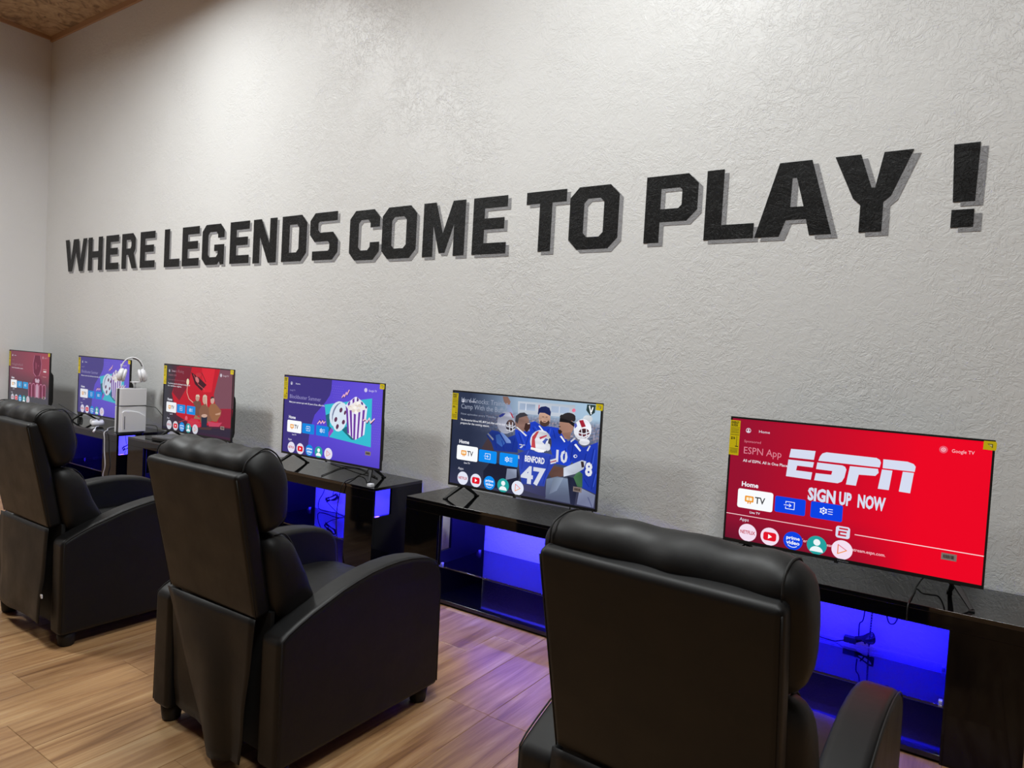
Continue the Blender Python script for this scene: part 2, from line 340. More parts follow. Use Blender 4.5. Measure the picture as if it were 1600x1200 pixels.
PICTURES = {
    'team': [
('poly',(196,205,218),[(421,488),(749,495),(748,434),(424,425)]),
('poly',(160,176,200),[(433,479),(525,479),(524,447),(432,446)]),
('poly',(160,176,200),[(618,480),(718,480),(717,450),(617,449)]),
('poly',(206,212,224),[(468,480),(472,480),(472,445),(467,445)]),
('poly',(206,212,224),[(661,481),(666,481),(665,448),(661,448)]),
('poly',(190,90,100),[(544,479),(550,480),(549,436),(543,435)]),
('poly',(235,120,150),[(753,470),(753,467),(751,464),(748,462),(745,461),(742,460),(739,461),(736,463),(734,465),(733,468),(734,471),(736,474),(738,476),(741,478),(745,478),(748,477),(751,475),(752,473)]),
('poly',(165,125,108),[(325,505),(357,506),(376,481),(371,466),(349,464),(334,479)]),
('poly',(150,165,200),[(347,464),(373,466),(397,423),(361,417)]),
('poly',(40,60,60),[(813,504),(859,504),(856,468),(833,451),(810,476)]),
('poly',(225,230,235),[(822,496),(828,501),(840,460),(835,457)]),
('poly',(225,230,235),[(842,494),(848,492),(840,468),(835,471)]),
('poly',(200,205,210),[(846,438),(845,431),(840,425),(834,421),(825,418),(816,417),(808,418),(801,422),(796,427),(794,433),(796,439),(800,445),(807,450),(815,453),(824,454),(833,452),(840,449),(844,444)]),
('poly',(28,62,190),[(498,386),(528,396),(570,376),(625,378),(667,376),(678,314),(502,308)]),
('poly',(190,152,132),[(616,419),(614,405),(609,392),(600,382),(589,376),(578,375),(566,379),(557,387),(551,399),(548,413),(549,427),(555,440),(564,450),(575,456),(586,457),(598,453),(607,445),(613,433)]),
('poly',(72,52,48),[(612,396),(611,390),(606,384),(599,379),(590,375),(580,374),(571,376),(563,379),(558,385),(556,391),(558,398),(562,404),(570,409),(579,412),(588,413),(598,412),(605,408),(610,403)]),
('poly',(190,152,132),[(604,410),(603,405),(599,400),(594,397),(588,394),(581,394),(574,395),(569,397),(565,401),(564,406),(565,411),(568,416),(573,419),(580,421),(587,422),(593,421),(599,418),(602,414)]),
('poly',(110,60,58),[(575,402),(593,402),(591,399),(576,398)]),
('poly',(26,36,84),[(542,436),(545,460),(559,471),(585,476),(607,469),(617,449),(615,430),(582,442),(554,441),(546,428)]),
('poly',(60,48,44),[(567,423),(579,424),(580,421),(567,421)]),
('poly',(60,48,44),[(589,424),(601,424),(601,422),(589,421)]),
('poly',(225,228,238),[(550,375),(557,377),(586,349),(583,342)]),
('poly',(28,62,190),[(412,342),(449,347),(508,341),(523,285),(505,237),(420,247)]),
('poly',(140,108,98),[(494,385),(492,369),(486,355),(475,343),(462,336),(447,335),(434,339),(422,348),(414,362),(411,378),(413,394),(419,409),(430,421),(444,427),(458,429),(472,424),(483,415),(491,401)]),
('poly',(60,58,66),[(411,384),(413,411),(435,429),(462,434),(487,421),(463,414),(432,403),(426,373)]),
('poly',(64,42,40),[(472,380),(502,385),(502,360),(483,334),(466,350)]),
('poly',(235,220,215),[(484,381),(499,383),(499,379),(486,377)]),
('poly',(225,228,238),[(415,357),(427,356),(486,320),(479,314)]),
('text',(200,205,220),'7',443,253,34,18),
('poly',(92,66,60),[(209,223),(261,303),(299,287),(297,226),(242,180)]),
('poly',(26,56,160),[(235,294),(268,324),(309,322),(366,294),(417,316),(434,275),(436,226),(290,219),(271,257)]),
('poly',(120,150,215),[(322,317),(335,321),(387,283),(393,270),(364,267)]),
('poly',(60,110,205),[(294,300),(318,309),(356,266),(337,244),(304,261)]),
('poly',(190,195,215),[(241,301),(246,307),(285,279),(279,271)]),
('poly',(188,190,206),[(410,376),(408,357),(399,339),(385,325),(367,316),(348,314),(329,319),(314,331),(303,347),(299,366),(302,386),(311,404),(325,418),(343,427),(362,428),(381,423),(396,412),(406,395)]),
('poly',(58,50,58),[(412,361),(410,350),(406,340),(399,333),(390,328),(380,327),(370,330),(363,336),(357,345),(355,356),(356,367),(361,377),(368,385),(377,389),(387,390),(396,387),(404,381),(409,372)]),
('poly',(105,78,72),[(402,374),(401,368),(398,362),(393,358),(387,355),(380,355),(374,356),(369,360),(365,364),(364,370),(365,376),(368,382),(373,386),(379,389),(385,389),(392,388),(397,384),(400,379)]),
('line',(205,208,220),[(360,353),(396,350),(412,361)],5),
('line',(205,208,220),[(359,336),(390,330),(410,345)],5),
('line',(205,208,220),[(375,375),(381,329)],5),
('line',(205,208,220),[(395,376),(399,330)],5),
('poly',(50,60,150),[(307,402),(329,418),(349,419),(334,403),(314,394)]),
('poly',(175,60,80),[(373,429),(386,425),(403,398),(392,401)]),
('poly',(28,62,190),[(627,334),(662,358),(684,356),(721,316),(748,334),(776,322),(775,263),(735,196),(657,199),(626,271)]),
('poly',(165,125,108),[(747,393),(745,377),(739,363),(728,351),(716,345),(702,343),(689,347),(678,357),(671,370),(668,386),(669,402),(676,417),(686,428),(699,435),(713,436),(726,431),(736,422),(744,409)]),
('poly',(150,112,98),[(684,353),(736,364),(731,329),(703,326)]),
('poly',(42,38,40),[(755,438),(753,430),(746,423),(736,418),(724,414),(710,413),(698,414),(687,418),(680,424),(677,431),(680,438),(686,445),(696,451),(709,455),(722,456),(735,454),(745,450),(752,445)]),
('poly',(42,38,40),[(694,434),(693,431),(691,427),(688,425),(683,423),(679,423),(675,424),(671,426),(669,429),(668,432),(669,435),(671,439),(674,441),(678,443),(683,443),(687,442),(690,440),(693,438)]),
('poly',(42,38,40),[(756,428),(755,424),(754,420),(751,417),(747,415),(743,415),(740,416),(736,419),(734,422),(734,426),(734,431),(736,435),(739,438),(742,439),(746,440),(750,439),(753,436),(755,433)]),
('poly',(24,22,26),[(669,426),(699,422),(736,415),(755,406),(750,389),(721,406),(668,407)]),
('poly',(48,34,34),[(662,368),(678,368),(687,359),(677,344),(665,351)]),
('poly',(60,40,38),[(663,385),(676,385),(676,381),(665,381)]),
('poly',(225,228,238),[(675,336),(684,340),(707,314),(702,309)]),
('poly',(225,228,238),[(735,320),(755,338),(762,333),(738,313)]),
('text',(215,218,230),'10',660,212,64,55),
('poly',(30,58,178),[(718,287),(731,307),(766,316),(808,296),(882,331),(888,83),(808,104),(785,172),(759,211),(727,245)]),
('poly',(226,228,236),[(844,386),(842,368),(834,352),(822,339),(807,331),(790,330),(774,334),(761,344),(752,359),(749,377),(751,395),(759,411),(771,424),(787,432),(803,433),(819,428),(832,418),(841,403)]),
('poly',(170,36,56),[(775,423),(797,428),(813,398),(791,391)]),
('poly',(96,46,56),[(835,368),(834,360),(829,352),(821,346),(812,342),(801,341),(791,343),(783,348),(778,354),(776,362),(777,370),(782,378),(790,384),(800,387),(810,388),(820,387),(828,382),(833,376)]),
('poly',(60,36,40),[(829,373),(827,370),(823,367),(817,364),(810,362),(802,361),(794,361),(788,363),(784,365),(782,369),(783,372),(787,376),(794,378),(801,380),(809,381),(817,381),(823,379),(827,377)]),
('line',(225,228,238),[(775,349),(806,345),(836,362)],6),
('line',(225,228,238),[(777,365),(806,362),(836,375)],5),
('line',(225,228,238),[(791,382),(798,343)],5),
('line',(225,228,238),[(817,385),(820,348)],5),
('poly',(226,228,236),[(839,327),(837,321),(833,316),(825,311),(816,308),(806,307),(797,308),(789,311),(784,315),(782,320),(783,326),(788,331),(796,336),(805,339),(815,340),(824,339),(832,336),(837,332)]),
('poly',(80,90,170),[(749,403),(761,410),(767,395),(755,382)]),
('poly',(225,228,238),[(756,304),(766,310),(795,281),(790,274)]),
('poly',(225,228,238),[(825,284),(838,310),(845,308),(832,281)]),
('poly',(225,228,238),[(777,251),(776,248),(774,245),(772,243),(768,242),(765,241),(761,242),(759,243),(757,245),(756,248),(756,251),(758,254),(761,256),(764,257),(768,258),(771,257),(774,255),(776,253)]),
('poly',(30,58,178),[(774,250),(774,249),(773,247),(771,246),(769,245),(767,245),(765,245),(763,246),(762,247),(761,249),(762,251),(763,252),(764,253),(766,254),(769,255),(771,254),(772,253),(773,252)]),
('text',(226,228,236),'8',823,166,38,61),
('line',(18,40,138),[(518,362),(550,326)],4),
('line',(18,40,138),[(608,364),(595,318)],4),
('line',(18,40,138),[(637,361),(649,324)],4),
('line',(18,40,138),[(436,328),(469,259)],4),
('line',(18,40,138),[(497,321),(477,254)],4),
('line',(18,40,138),[(752,310),(742,222)],4),
('line',(18,40,138),[(711,280),(706,223)],4),
('line',(18,40,138),[(862,297),(851,223)],4),
('line',(18,40,138),[(823,268),(811,206)],4),
('line',(18,40,138),[(876,190),(862,103)],4),
('line',(18,40,138),[(820,146),(848,113)],4),
('line',(18,40,138),[(335,277),(354,226)],4),
('line',(18,40,138),[(414,299),(401,232)],4),
('line',(18,40,138),[(282,285),(305,234)],4),
('line',(64,96,214),[(529,369),(564,334)],3),
('line',(64,96,214),[(622,369),(613,326)],3),
('line',(64,96,214),[(447,329),(481,267)],3),
('line',(64,96,214),[(869,292),(861,224)],3),
('line',(64,96,214),[(883,179),(871,117)],3),
('poly',(66,108,74),[(762,144),(788,184),(811,169),(814,105),(773,104)]),
('poly',(92,66,60),[(619,149),(647,188),(709,185),(706,144),(646,121)]),
('poly',(208,216,232),[(706,185),(769,218),(803,235),(827,232),(815,194),(771,164),(709,142)]),
('poly',(60,45,48),[(797,228),(812,230),(818,204),(804,199)]),
('poly',(26,28,48),[(276,164),(373,146),(435,154),(453,101),(425,32),(233,24),(229,104)]),
('poly',(150,160,185),[(377,137),(436,141),(438,99),(372,77)]),
('poly',(112,126,150),[(613,117),(674,138),(765,135),(764,64),(759,17),(613,19)]),
('poly',(140,155,178),[(653,129),(709,137),(676,69),(634,44)]),
('poly',(30,36,58),[(730,146),(765,144),(787,104),(777,11),(754,16)]),
('poly',(150,160,190),[(801,103),(884,79),(879,17),(789,19)]),
('poly',(110,120,160),[(843,64),(851,62),(875,18),(869,17)]),
('poly',(66,68,108),[(456,127),(616,149),(610,78),(615,26),(486,41)]),
('poly',(48,74,188),[(439,223),(504,253),(553,243),(612,244),(652,239),(663,212),(627,150),(609,110),(604,78),(470,71),(458,121),(442,184)]),
('poly',(225,228,238),[(628,214),(662,226),(664,218),(630,205)]),
('poly',(190,70,90),[(630,205),(664,218),(664,212),(631,200)]),
('poly',(225,228,238),[(631,200),(664,212),(663,204),(632,193)]),
('poly',(225,228,238),[(439,213),(447,214),(449,195),(440,197)]),
('line',(34,54,158),[(471,227),(466,148)],5),
('line',(34,54,158),[(627,233),(609,142),(596,89)],5),
('line',(84,108,214),[(501,243),(480,195)],4),
('line',(34,54,158),[(530,86),(545,63)],4),
('poly',(226,228,236),[(627,306),(624,286),(615,268),(599,254),(580,245),(559,243),(539,247),(522,258),(511,274),(506,293),(509,312),(519,331),(535,345),(555,354),(576,356),(596,351),(612,340),(623,324)]),
('poly',(186,66,74),[(515,264),(517,316),(542,345),(556,349),(534,305),(541,261)]),
('poly',(235,236,242),[(513,264),(590,257),(590,246),(512,252)]),
('poly',(190,70,90),[(559,319),(600,335),(603,329),(564,308)]),
('poly',(70,90,170),[(577,298),(596,318),(613,314),(601,303),(594,286)]),
('poly',(60,60,76),[(631,297),(631,288),(630,280),(627,274),(624,271),(620,270),(617,273),(614,278),(612,286),(611,294),(611,303),(613,311),(615,317),(618,320),(622,321),(625,318),(628,313),(630,305)]),
('poly',(215,218,228),[(625,277),(625,270),(623,264),(619,260),(614,257),(609,256),(604,258),(600,262),(597,267),(596,274),(597,280),(599,286),(603,291),(608,294),(613,294),(618,292),(622,289),(624,283)]),
('text',(232,234,242),'BENFORD',481,189,116,29),
('text',(214,218,232),'47',463,82,144,82)],
    'popcorn': [
('poly',(62,50,126),[(92,489),(448,489),(448,454),(438,416),(400,363),(353,334),(310,290),(288,243),(273,184),(256,102),(249,11),(-40,6)]),
('poly',(118,104,214),[(459,474),(459,473),(458,472),(458,471),(457,471),(456,471),(455,471),(454,472),(454,472),(454,473),(454,474),(454,475),(455,475),(456,476),(457,476),(458,475),(458,475),(459,474)]),
('poly',(118,104,214),[(476,473),(476,472),(476,472),(475,471),(474,471),(473,471),(472,471),(472,471),(471,472),(471,473),(471,474),(472,474),(472,475),(473,475),(474,475),(475,475),(476,475),(476,474)]),
('poly',(118,104,214),[(494,473),(493,472),(493,471),(492,471),(491,471),(491,470),(490,471),(489,471),(488,472),(488,473),(488,473),(489,474),(490,475),(490,475),(491,475),(492,475),(493,474),(493,474)]),
('poly',(118,104,214),[(511,473),(511,472),(510,471),(510,471),(509,470),(508,470),(507,470),(506,471),(506,472),(506,472),(506,473),(506,474),(507,474),(508,475),(509,475),(509,475),(510,474),(511,474)]),
('poly',(118,104,214),[(528,472),(528,472),(527,471),(527,470),(526,470),(525,470),(524,470),(523,471),(523,471),(523,472),(523,473),(523,474),(524,474),(525,475),(526,475),(527,474),(527,474),(528,473)]),
('poly',(118,104,214),[(545,472),(545,471),(544,471),(544,470),(543,470),(542,470),(541,470),(540,470),(540,471),(540,472),(540,473),(540,473),(541,474),(542,474),(543,474),(544,474),(544,474),(545,473)]),
('poly',(118,104,214),[(467,459),(467,458),(467,458),(466,457),(465,457),(464,457),(464,457),(463,457),(462,458),(462,459),(462,460),(463,460),(463,461),(464,461),(465,461),(466,461),(467,461),(467,460)]),
('poly',(118,104,214),[(485,459),(485,458),(484,457),(484,457),(483,456),(482,456),(481,457),(480,457),(480,458),(479,458),(480,459),(480,460),(481,461),(482,461),(483,461),(483,461),(484,460),(485,460)]),
('poly',(118,104,214),[(502,459),(502,458),(501,457),(501,456),(500,456),(499,456),(498,456),(497,457),(497,457),(497,458),(497,459),(497,460),(498,460),(499,461),(500,461),(501,461),(501,460),(502,459)]),
('poly',(118,104,214),[(519,458),(519,458),(519,457),(518,456),(517,456),(516,456),(515,456),(515,457),(514,457),(514,458),(514,459),(515,460),(515,460),(516,460),(517,461),(518,460),(519,460),(519,459)]),
('poly',(118,104,214),[(536,458),(536,457),(536,457),(535,456),(534,456),(533,456),(532,456),(532,456),(531,457),(531,458),(531,459),(532,459),(532,460),(533,460),(534,460),(535,460),(536,460),(536,459)]),
('poly',(118,104,214),[(553,458),(553,457),(553,456),(552,456),(551,455),(550,455),(549,456),(549,456),(548,457),(548,458),(548,458),(549,459),(549,460),(550,460),(551,460),(552,460),(553,459),(553,459)]),
('poly',(118,104,214),[(460,444),(460,443),(459,442),(459,441),(458,441),(457,441),(456,441),(455,442),(455,442),(455,443),(455,444),(455,445),(456,445),(457,446),(458,446),(459,445),(459,445),(460,444)]),
('poly',(118,104,214),[(477,443),(477,443),(477,442),(476,441),(475,441),(474,441),(473,441),(473,441),(472,442),(472,443),(472,444),(473,445),(473,445),(474,445),(475,445),(476,445),(477,445),(477,444)]),
('poly',(118,104,214),[(495,443),(495,442),(494,442),(493,441),(493,441),(492,441),(491,441),(490,441),(490,442),(489,443),(489,444),(490,444),(491,445),(491,445),(492,445),(493,445),(494,445),(494,444)]),
('poly',(118,104,214),[(512,443),(512,442),(511,441),(511,441),(510,440),(509,440),(508,441),(507,441),(507,442),(507,443),(507,443),(507,444),(508,445),(509,445),(510,445),(510,445),(511,444),(512,444)]),
('poly',(118,104,214),[(529,443),(529,442),(528,441),(528,441),(527,440),(526,440),(525,440),(524,441),(524,442),(524,442),(524,443),(524,444),(525,444),(526,445),(527,445),(528,445),(528,444),(529,444)]),
('poly',(118,104,214),[(546,443),(546,442),(545,441),(545,440),(544,440),(543,440),(542,440),(541,441),(541,441),(541,442),(541,443),(541,444),(542,444),(543,445),(544,445),(545,444),(545,444),(546,443)]),
('poly',(118,104,214),[(469,429),(468,428),(468,428),(467,427),(466,427),(466,427),(465,427),(464,427),(463,428),(463,429),(463,430),(464,430),(465,431),(465,431),(466,431),(467,431),(468,431),(468,430)]),
('poly',(118,104,214),[(486,429),(486,428),(485,427),(485,427),(484,426),(483,426),(482,427),(481,427),(481,428),(481,429),(481,429),(481,430),(482,431),(483,431),(484,431),(484,431),(485,430),(486,430)]),
('poly',(118,104,214),[(503,429),(503,428),(503,427),(502,427),(501,426),(500,426),(499,426),(498,427),(498,428),(498,428),(498,429),(498,430),(499,431),(500,431),(501,431),(502,431),(502,430),(503,430)]),
('poly',(118,104,214),[(520,429),(520,428),(520,427),(519,427),(518,426),(517,426),(516,426),(516,427),(515,427),(515,428),(515,429),(516,430),(516,430),(517,431),(518,431),(519,431),(520,430),(520,429)]),
('poly',(118,104,214),[(537,428),(537,428),(537,427),(536,426),(535,426),(534,426),(533,426),(533,427),(532,427),(532,428),(532,429),(533,430),(533,430),(534,431),(535,431),(536,430),(537,430),(537,429)]),
('poly',(118,104,214),[(554,428),(554,427),(554,427),(553,426),(552,426),(551,426),(551,426),(550,426),(549,427),(549,428),(549,429),(550,429),(550,430),(551,430),(552,430),(553,430),(554,430),(554,429)]),
('poly',(118,104,214),[(478,413),(478,413),(478,412),(477,411),(476,411),(475,411),(475,411),(474,412),(473,412),(473,413),(473,414),(474,415),(474,415),(475,416),(476,416),(477,415),(478,415),(478,414)]),
('poly',(118,104,214),[(496,413),(496,413),(495,412),(494,411),(494,411),(493,411),(492,411),(491,411),(491,412),(490,413),(491,414),(491,414),(492,415),(493,415),(493,415),(494,415),(495,415),(496,414)]),
('poly',(118,104,214),[(513,413),(513,412),(512,412),(512,411),(511,411),(510,411),(509,411),(508,411),(508,412),(508,413),(508,414),(508,414),(509,415),(510,415),(511,415),(512,415),(512,415),(513,414)]),
('poly',(118,104,214),[(530,413),(530,412),(529,412),(529,411),(528,411),(527,411),(526,411),(525,411),(525,412),(525,413),(525,413),(525,414),(526,415),(527,415),(528,415),(529,415),(529,414),(530,414)]),
('poly',(118,104,214),[(547,413),(547,412),(546,411),(546,411),(545,410),(544,410),(543,411),(542,411),(542,412),(542,413),(542,413),(542,414),(543,415),(544,415),(545,415),(546,415),(546,414),(547,414)]),
('poly',(118,104,214),[(470,399),(470,398),(469,398),(468,397),(468,397),(467,397),(466,397),(465,397),(465,398),(464,399),(464,400),(465,400),(466,401),(466,401),(467,401),(468,401),(469,401),(469,400)]),
('poly',(118,104,214),[(487,399),(487,398),(486,398),(486,397),(485,397),(484,397),(483,397),(482,397),(482,398),(482,399),(482,400),(482,400),(483,401),(484,401),(485,401),(486,401),(486,401),(487,400)]),
('poly',(118,104,214),[(504,399),(504,398),(504,397),(503,397),(502,397),(501,397),(500,397),(500,397),(499,398),(499,399),(499,399),(499,400),(500,401),(501,401),(502,401),(503,401),(503,400),(504,400)]),
('poly',(118,104,214),[(521,399),(521,398),(521,397),(520,397),(519,396),(518,396),(517,397),(517,397),(516,398),(516,399),(516,399),(517,400),(517,401),(518,401),(519,401),(520,401),(521,400),(521,400)]),
('poly',(118,104,214),[(538,399),(538,398),(538,397),(537,397),(536,396),(535,396),(535,397),(534,397),(533,398),(533,398),(533,399),(534,400),(534,401),(535,401),(536,401),(537,401),(538,400),(538,400)]),
('poly',(118,104,214),[(555,399),(555,398),(555,397),(554,397),(553,396),(552,396),(552,396),(551,397),(550,398),(550,398),(550,399),(551,400),(551,400),(552,401),(553,401),(554,401),(555,400),(555,399)]),
('poly',(118,104,214),[(480,384),(479,383),(479,382),(478,382),(477,381),(477,381),(476,381),(475,382),(474,382),(474,383),(474,384),(475,385),(475,385),(476,386),(477,386),(478,386),(479,385),(479,384)]),
('poly',(118,104,214),[(497,384),(497,383),(496,382),(496,381),(495,381),(494,381),(493,381),(492,382),(492,382),(491,383),(492,384),(492,385),(493,385),(494,386),(495,386),(495,385),(496,385),(497,384)]),
('poly',(118,104,214),[(514,383),(514,383),(513,382),(513,381),(512,381),(511,381),(510,381),(509,382),(509,382),(509,383),(509,384),(509,385),(510,385),(511,386),(512,386),(513,385),(513,385),(514,384)]),
('poly',(118,104,214),[(531,383),(531,383),(530,382),(530,381),(529,381),(528,381),(527,381),(526,382),(526,382),(526,383),(526,384),(526,385),(527,385),(528,385),(529,386),(530,385),(530,385),(531,384)]),
('poly',(118,104,214),[(548,383),(548,383),(547,382),(547,381),(546,381),(545,381),(544,381),(543,381),(543,382),(543,383),(543,384),(543,384),(544,385),(545,385),(546,385),(547,385),(547,385),(548,384)]),
('poly',(118,104,214),[(819,412),(818,411),(818,411),(817,410),(817,410),(816,410),(815,410),(814,410),(814,411),(814,412),(814,412),(814,413),(815,414),(816,414),(817,414),(817,414),(818,413),(818,413)]),
('poly',(118,104,214),[(834,411),(834,411),(834,410),(833,409),(832,409),(832,409),(831,409),(830,410),(830,410),(830,411),(830,412),(830,413),(831,413),(832,413),(832,413),(833,413),(834,413),(834,412)]),
('poly',(118,104,214),[(850,411),(850,410),(850,409),(849,409),(848,408),(847,408),(847,409),(846,409),(846,410),(845,410),(846,411),(846,412),(847,412),(847,413),(848,413),(849,413),(850,412),(850,412)]),
('poly',(118,104,214),[(866,410),(866,410),(865,409),(865,408),(864,408),(863,408),(862,408),(862,409),(861,409),(861,410),(861,411),(862,411),(862,412),(863,412),(864,412),(865,412),(865,412),(866,411)]),
('poly',(118,104,214),[(826,397),(826,397),(826,396),(825,395),(824,395),(824,395),(823,395),(822,396),(822,396),(821,397),(822,398),(822,398),(823,399),(823,399),(824,399),(825,399),(826,399),(826,398)]),
('poly',(118,104,214),[(842,397),(842,396),(842,395),(841,395),(840,394),(839,394),(839,395),(838,395),(837,396),(837,396),(837,397),(838,398),(838,398),(839,399),(840,399),(841,399),(842,398),(842,398)]),
('poly',(118,104,214),[(858,396),(858,396),(857,395),(857,394),(856,394),(855,394),(854,394),(854,395),(853,395),(853,396),(853,397),(854,397),(854,398),(855,398),(856,398),(857,398),(857,398),(858,397)]),
('poly',(118,104,214),[(874,396),(873,395),(873,394),(872,394),(872,393),(871,393),(870,394),(869,394),(869,395),(869,395),(869,396),(869,397),(870,397),(871,398),(871,398),(872,398),(873,397),(873,396)]),
('poly',(118,104,214),[(819,382),(819,381),(819,380),(818,380),(817,379),(817,379),(816,379),(815,380),(815,380),(815,381),(815,382),(815,383),(816,383),(816,384),(817,384),(818,383),(819,383),(819,382)]),
('poly',(118,104,214),[(835,381),(835,380),(835,380),(834,379),(833,379),(832,379),(832,379),(831,379),(831,380),(830,381),(831,381),(831,382),(832,383),(832,383),(833,383),(834,383),(835,382),(835,382)]),
('poly',(118,104,214),[(851,381),(851,380),(850,379),(850,379),(849,378),(848,378),(847,378),(847,379),(846,379),(846,380),(846,381),(847,382),(847,382),(848,383),(849,383),(850,382),(850,382),(851,381)]),
('poly',(118,104,214),[(867,380),(867,379),(866,379),(866,378),(865,378),(864,378),(863,378),(862,378),(862,379),(862,380),(862,380),(862,381),(863,382),(864,382),(865,382),(865,382),(866,381),(867,381)]),
('poly',(118,104,214),[(827,367),(827,366),(827,366),(826,365),(825,365),(824,365),(824,365),(823,365),(822,366),(822,367),(822,367),(823,368),(823,369),(824,369),(825,369),(826,369),(826,368),(827,368)]),
('poly',(118,104,214),[(843,367),(843,366),(842,365),(842,365),(841,364),(840,364),(839,364),(839,365),(838,365),(838,366),(838,367),(839,368),(839,368),(840,369),(841,369),(842,368),(842,368),(843,367)]),
('poly',(118,104,214),[(859,366),(859,365),(858,365),(857,364),(857,364),(856,364),(855,364),(854,364),(854,365),(854,366),(854,366),(854,367),(855,368),(856,368),(857,368),(857,368),(858,367),(858,367)]),
('poly',(118,104,214),[(874,366),(874,365),(874,364),(873,364),(872,363),(872,363),(871,363),(870,364),(870,364),(869,365),(870,366),(870,367),(871,367),(871,368),(872,368),(873,367),(874,367),(874,366)]),
('poly',(118,104,214),[(820,351),(820,351),(820,350),(819,349),(818,349),(817,349),(817,349),(816,350),(816,350),(815,351),(815,352),(816,352),(817,353),(817,353),(818,353),(819,353),(820,353),(820,352)]),
('poly',(118,104,214),[(836,351),(836,350),(836,349),(835,349),(834,349),(833,348),(832,349),(832,349),(831,350),(831,350),(831,351),(832,352),(832,352),(833,353),(834,353),(835,353),(835,352),(836,352)]),
('poly',(118,104,214),[(852,350),(852,350),(851,349),(851,348),(850,348),(849,348),(848,348),(848,349),(847,349),(847,350),(847,351),(847,351),(848,352),(849,352),(850,352),(851,352),(851,352),(852,351)]),
('poly',(118,104,214),[(867,350),(867,349),(867,349),(866,348),(866,348),(865,348),(864,348),(863,348),(863,349),(863,350),(863,350),(863,351),(864,352),(865,352),(865,352),(866,352),(867,351),(867,351)]),
('poly',(118,104,214),[(828,337),(828,336),(827,335),(827,335),(826,334),(825,334),(824,335),(824,335),(823,336),(823,336),(823,337),(824,338),(824,338),(825,339),(826,339),(827,339),(827,338),(828,338)]),
('poly',(118,104,214),[(844,336),(844,336),(843,335),(843,334),(842,334),(841,334),(840,334),(839,335),(839,335),(839,336),(839,337),(839,337),(840,338),(841,338),(842,338),(842,338),(843,338),(844,337)]),
('poly',(118,104,214),[(859,336),(859,335),(859,334),(858,334),(857,334),(857,334),(856,334),(855,334),(855,335),(855,336),(855,336),(855,337),(856,338),(857,338),(857,338),(858,338),(859,337),(859,337)]),
('poly',(118,104,214),[(875,336),(875,335),(875,334),(874,334),(873,333),(872,333),(872,333),(871,334),(870,334),(870,335),(870,336),(871,337),(871,337),(872,337),(873,338),(874,337),(874,337),(875,336)]),
('poly',(118,104,214),[(821,321),(821,320),(821,320),(820,319),(819,319),(818,319),(817,319),(817,319),(816,320),(816,321),(816,321),(817,322),(817,323),(818,323),(819,323),(820,323),(820,322),(821,322)]),
('poly',(118,104,214),[(837,321),(837,320),(836,319),(836,319),(835,318),(834,318),(833,318),(833,319),(832,319),(832,320),(832,321),(833,322),(833,322),(834,323),(835,323),(836,322),(836,322),(837,321)]),
('poly',(118,104,214),[(853,320),(852,320),(852,319),(851,318),(851,318),(850,318),(849,318),(848,318),(848,319),(848,320),(848,321),(848,321),(849,322),(850,322),(851,322),(851,322),(852,322),(852,321)]),
('poly',(118,104,214),[(868,320),(868,319),(868,318),(867,318),(866,318),(865,317),(865,318),(864,318),(864,319),(863,319),(864,320),(864,321),(865,321),(865,322),(866,322),(867,322),(868,321),(868,321)]),
('poly',(118,104,214),[(829,307),(829,306),(828,305),(828,305),(827,304),(826,304),(825,304),(824,305),(824,305),(824,306),(824,307),(824,308),(825,308),(826,309),(827,309),(827,308),(828,308),(829,307)]),
('poly',(118,104,214),[(844,306),(844,305),(844,305),(843,304),(843,304),(842,304),(841,304),(840,304),(840,305),(840,306),(840,307),(840,307),(841,308),(842,308),(842,308),(843,308),(844,308),(844,307)]),
('poly',(118,104,214),[(860,306),(860,305),(860,304),(859,304),(858,304),(857,303),(857,304),(856,304),(856,305),(855,305),(855,306),(856,307),(857,307),(857,308),(858,308),(859,308),(860,307),(860,307)]),
('poly',(118,104,214),[(876,306),(876,305),(875,304),(875,304),(874,303),(873,303),(872,303),(872,304),(871,304),(871,305),(871,306),(872,307),(872,307),(873,307),(874,308),(875,307),(875,307),(876,306)]),
('poly',(118,104,214),[(822,291),(822,290),(821,289),(821,289),(820,288),(819,288),(818,289),(818,289),(817,290),(817,290),(817,291),(818,292),(818,292),(819,293),(820,293),(821,293),(821,292),(822,292)]),
('poly',(118,104,214),[(838,291),(838,290),(837,289),(836,288),(836,288),(835,288),(834,288),(833,289),(833,289),(833,290),(833,291),(833,292),(834,292),(835,292),(836,293),(836,292),(837,292),(837,291)]),
('poly',(118,104,214),[(853,290),(853,289),(853,289),(852,288),(851,288),(851,288),(850,288),(849,288),(849,289),(849,290),(849,291),(849,291),(850,292),(850,292),(851,292),(852,292),(853,292),(853,291)]),
('poly',(118,104,214),[(869,290),(869,289),(868,288),(868,288),(867,288),(866,287),(865,288),(865,288),(864,289),(864,289),(864,290),(865,291),(865,291),(866,292),(867,292),(868,292),(868,291),(869,291)]),
('poly',(118,104,214),[(830,276),(829,276),(829,275),(828,274),(828,274),(827,274),(826,274),(825,275),(825,275),(825,276),(825,277),(825,277),(826,278),(827,278),(827,278),(828,278),(829,278),(829,277)]),
('poly',(118,104,214),[(845,276),(845,275),(845,275),(844,274),(843,274),(842,274),(842,274),(841,274),(841,275),(840,276),(841,276),(841,277),(842,278),(842,278),(843,278),(844,278),(845,278),(845,277)]),
('poly',(118,104,214),[(861,276),(861,275),(860,274),(860,274),(859,273),(858,273),(857,274),(857,274),(856,275),(856,275),(856,276),(857,277),(857,277),(858,278),(859,278),(860,278),(860,277),(861,277)]),
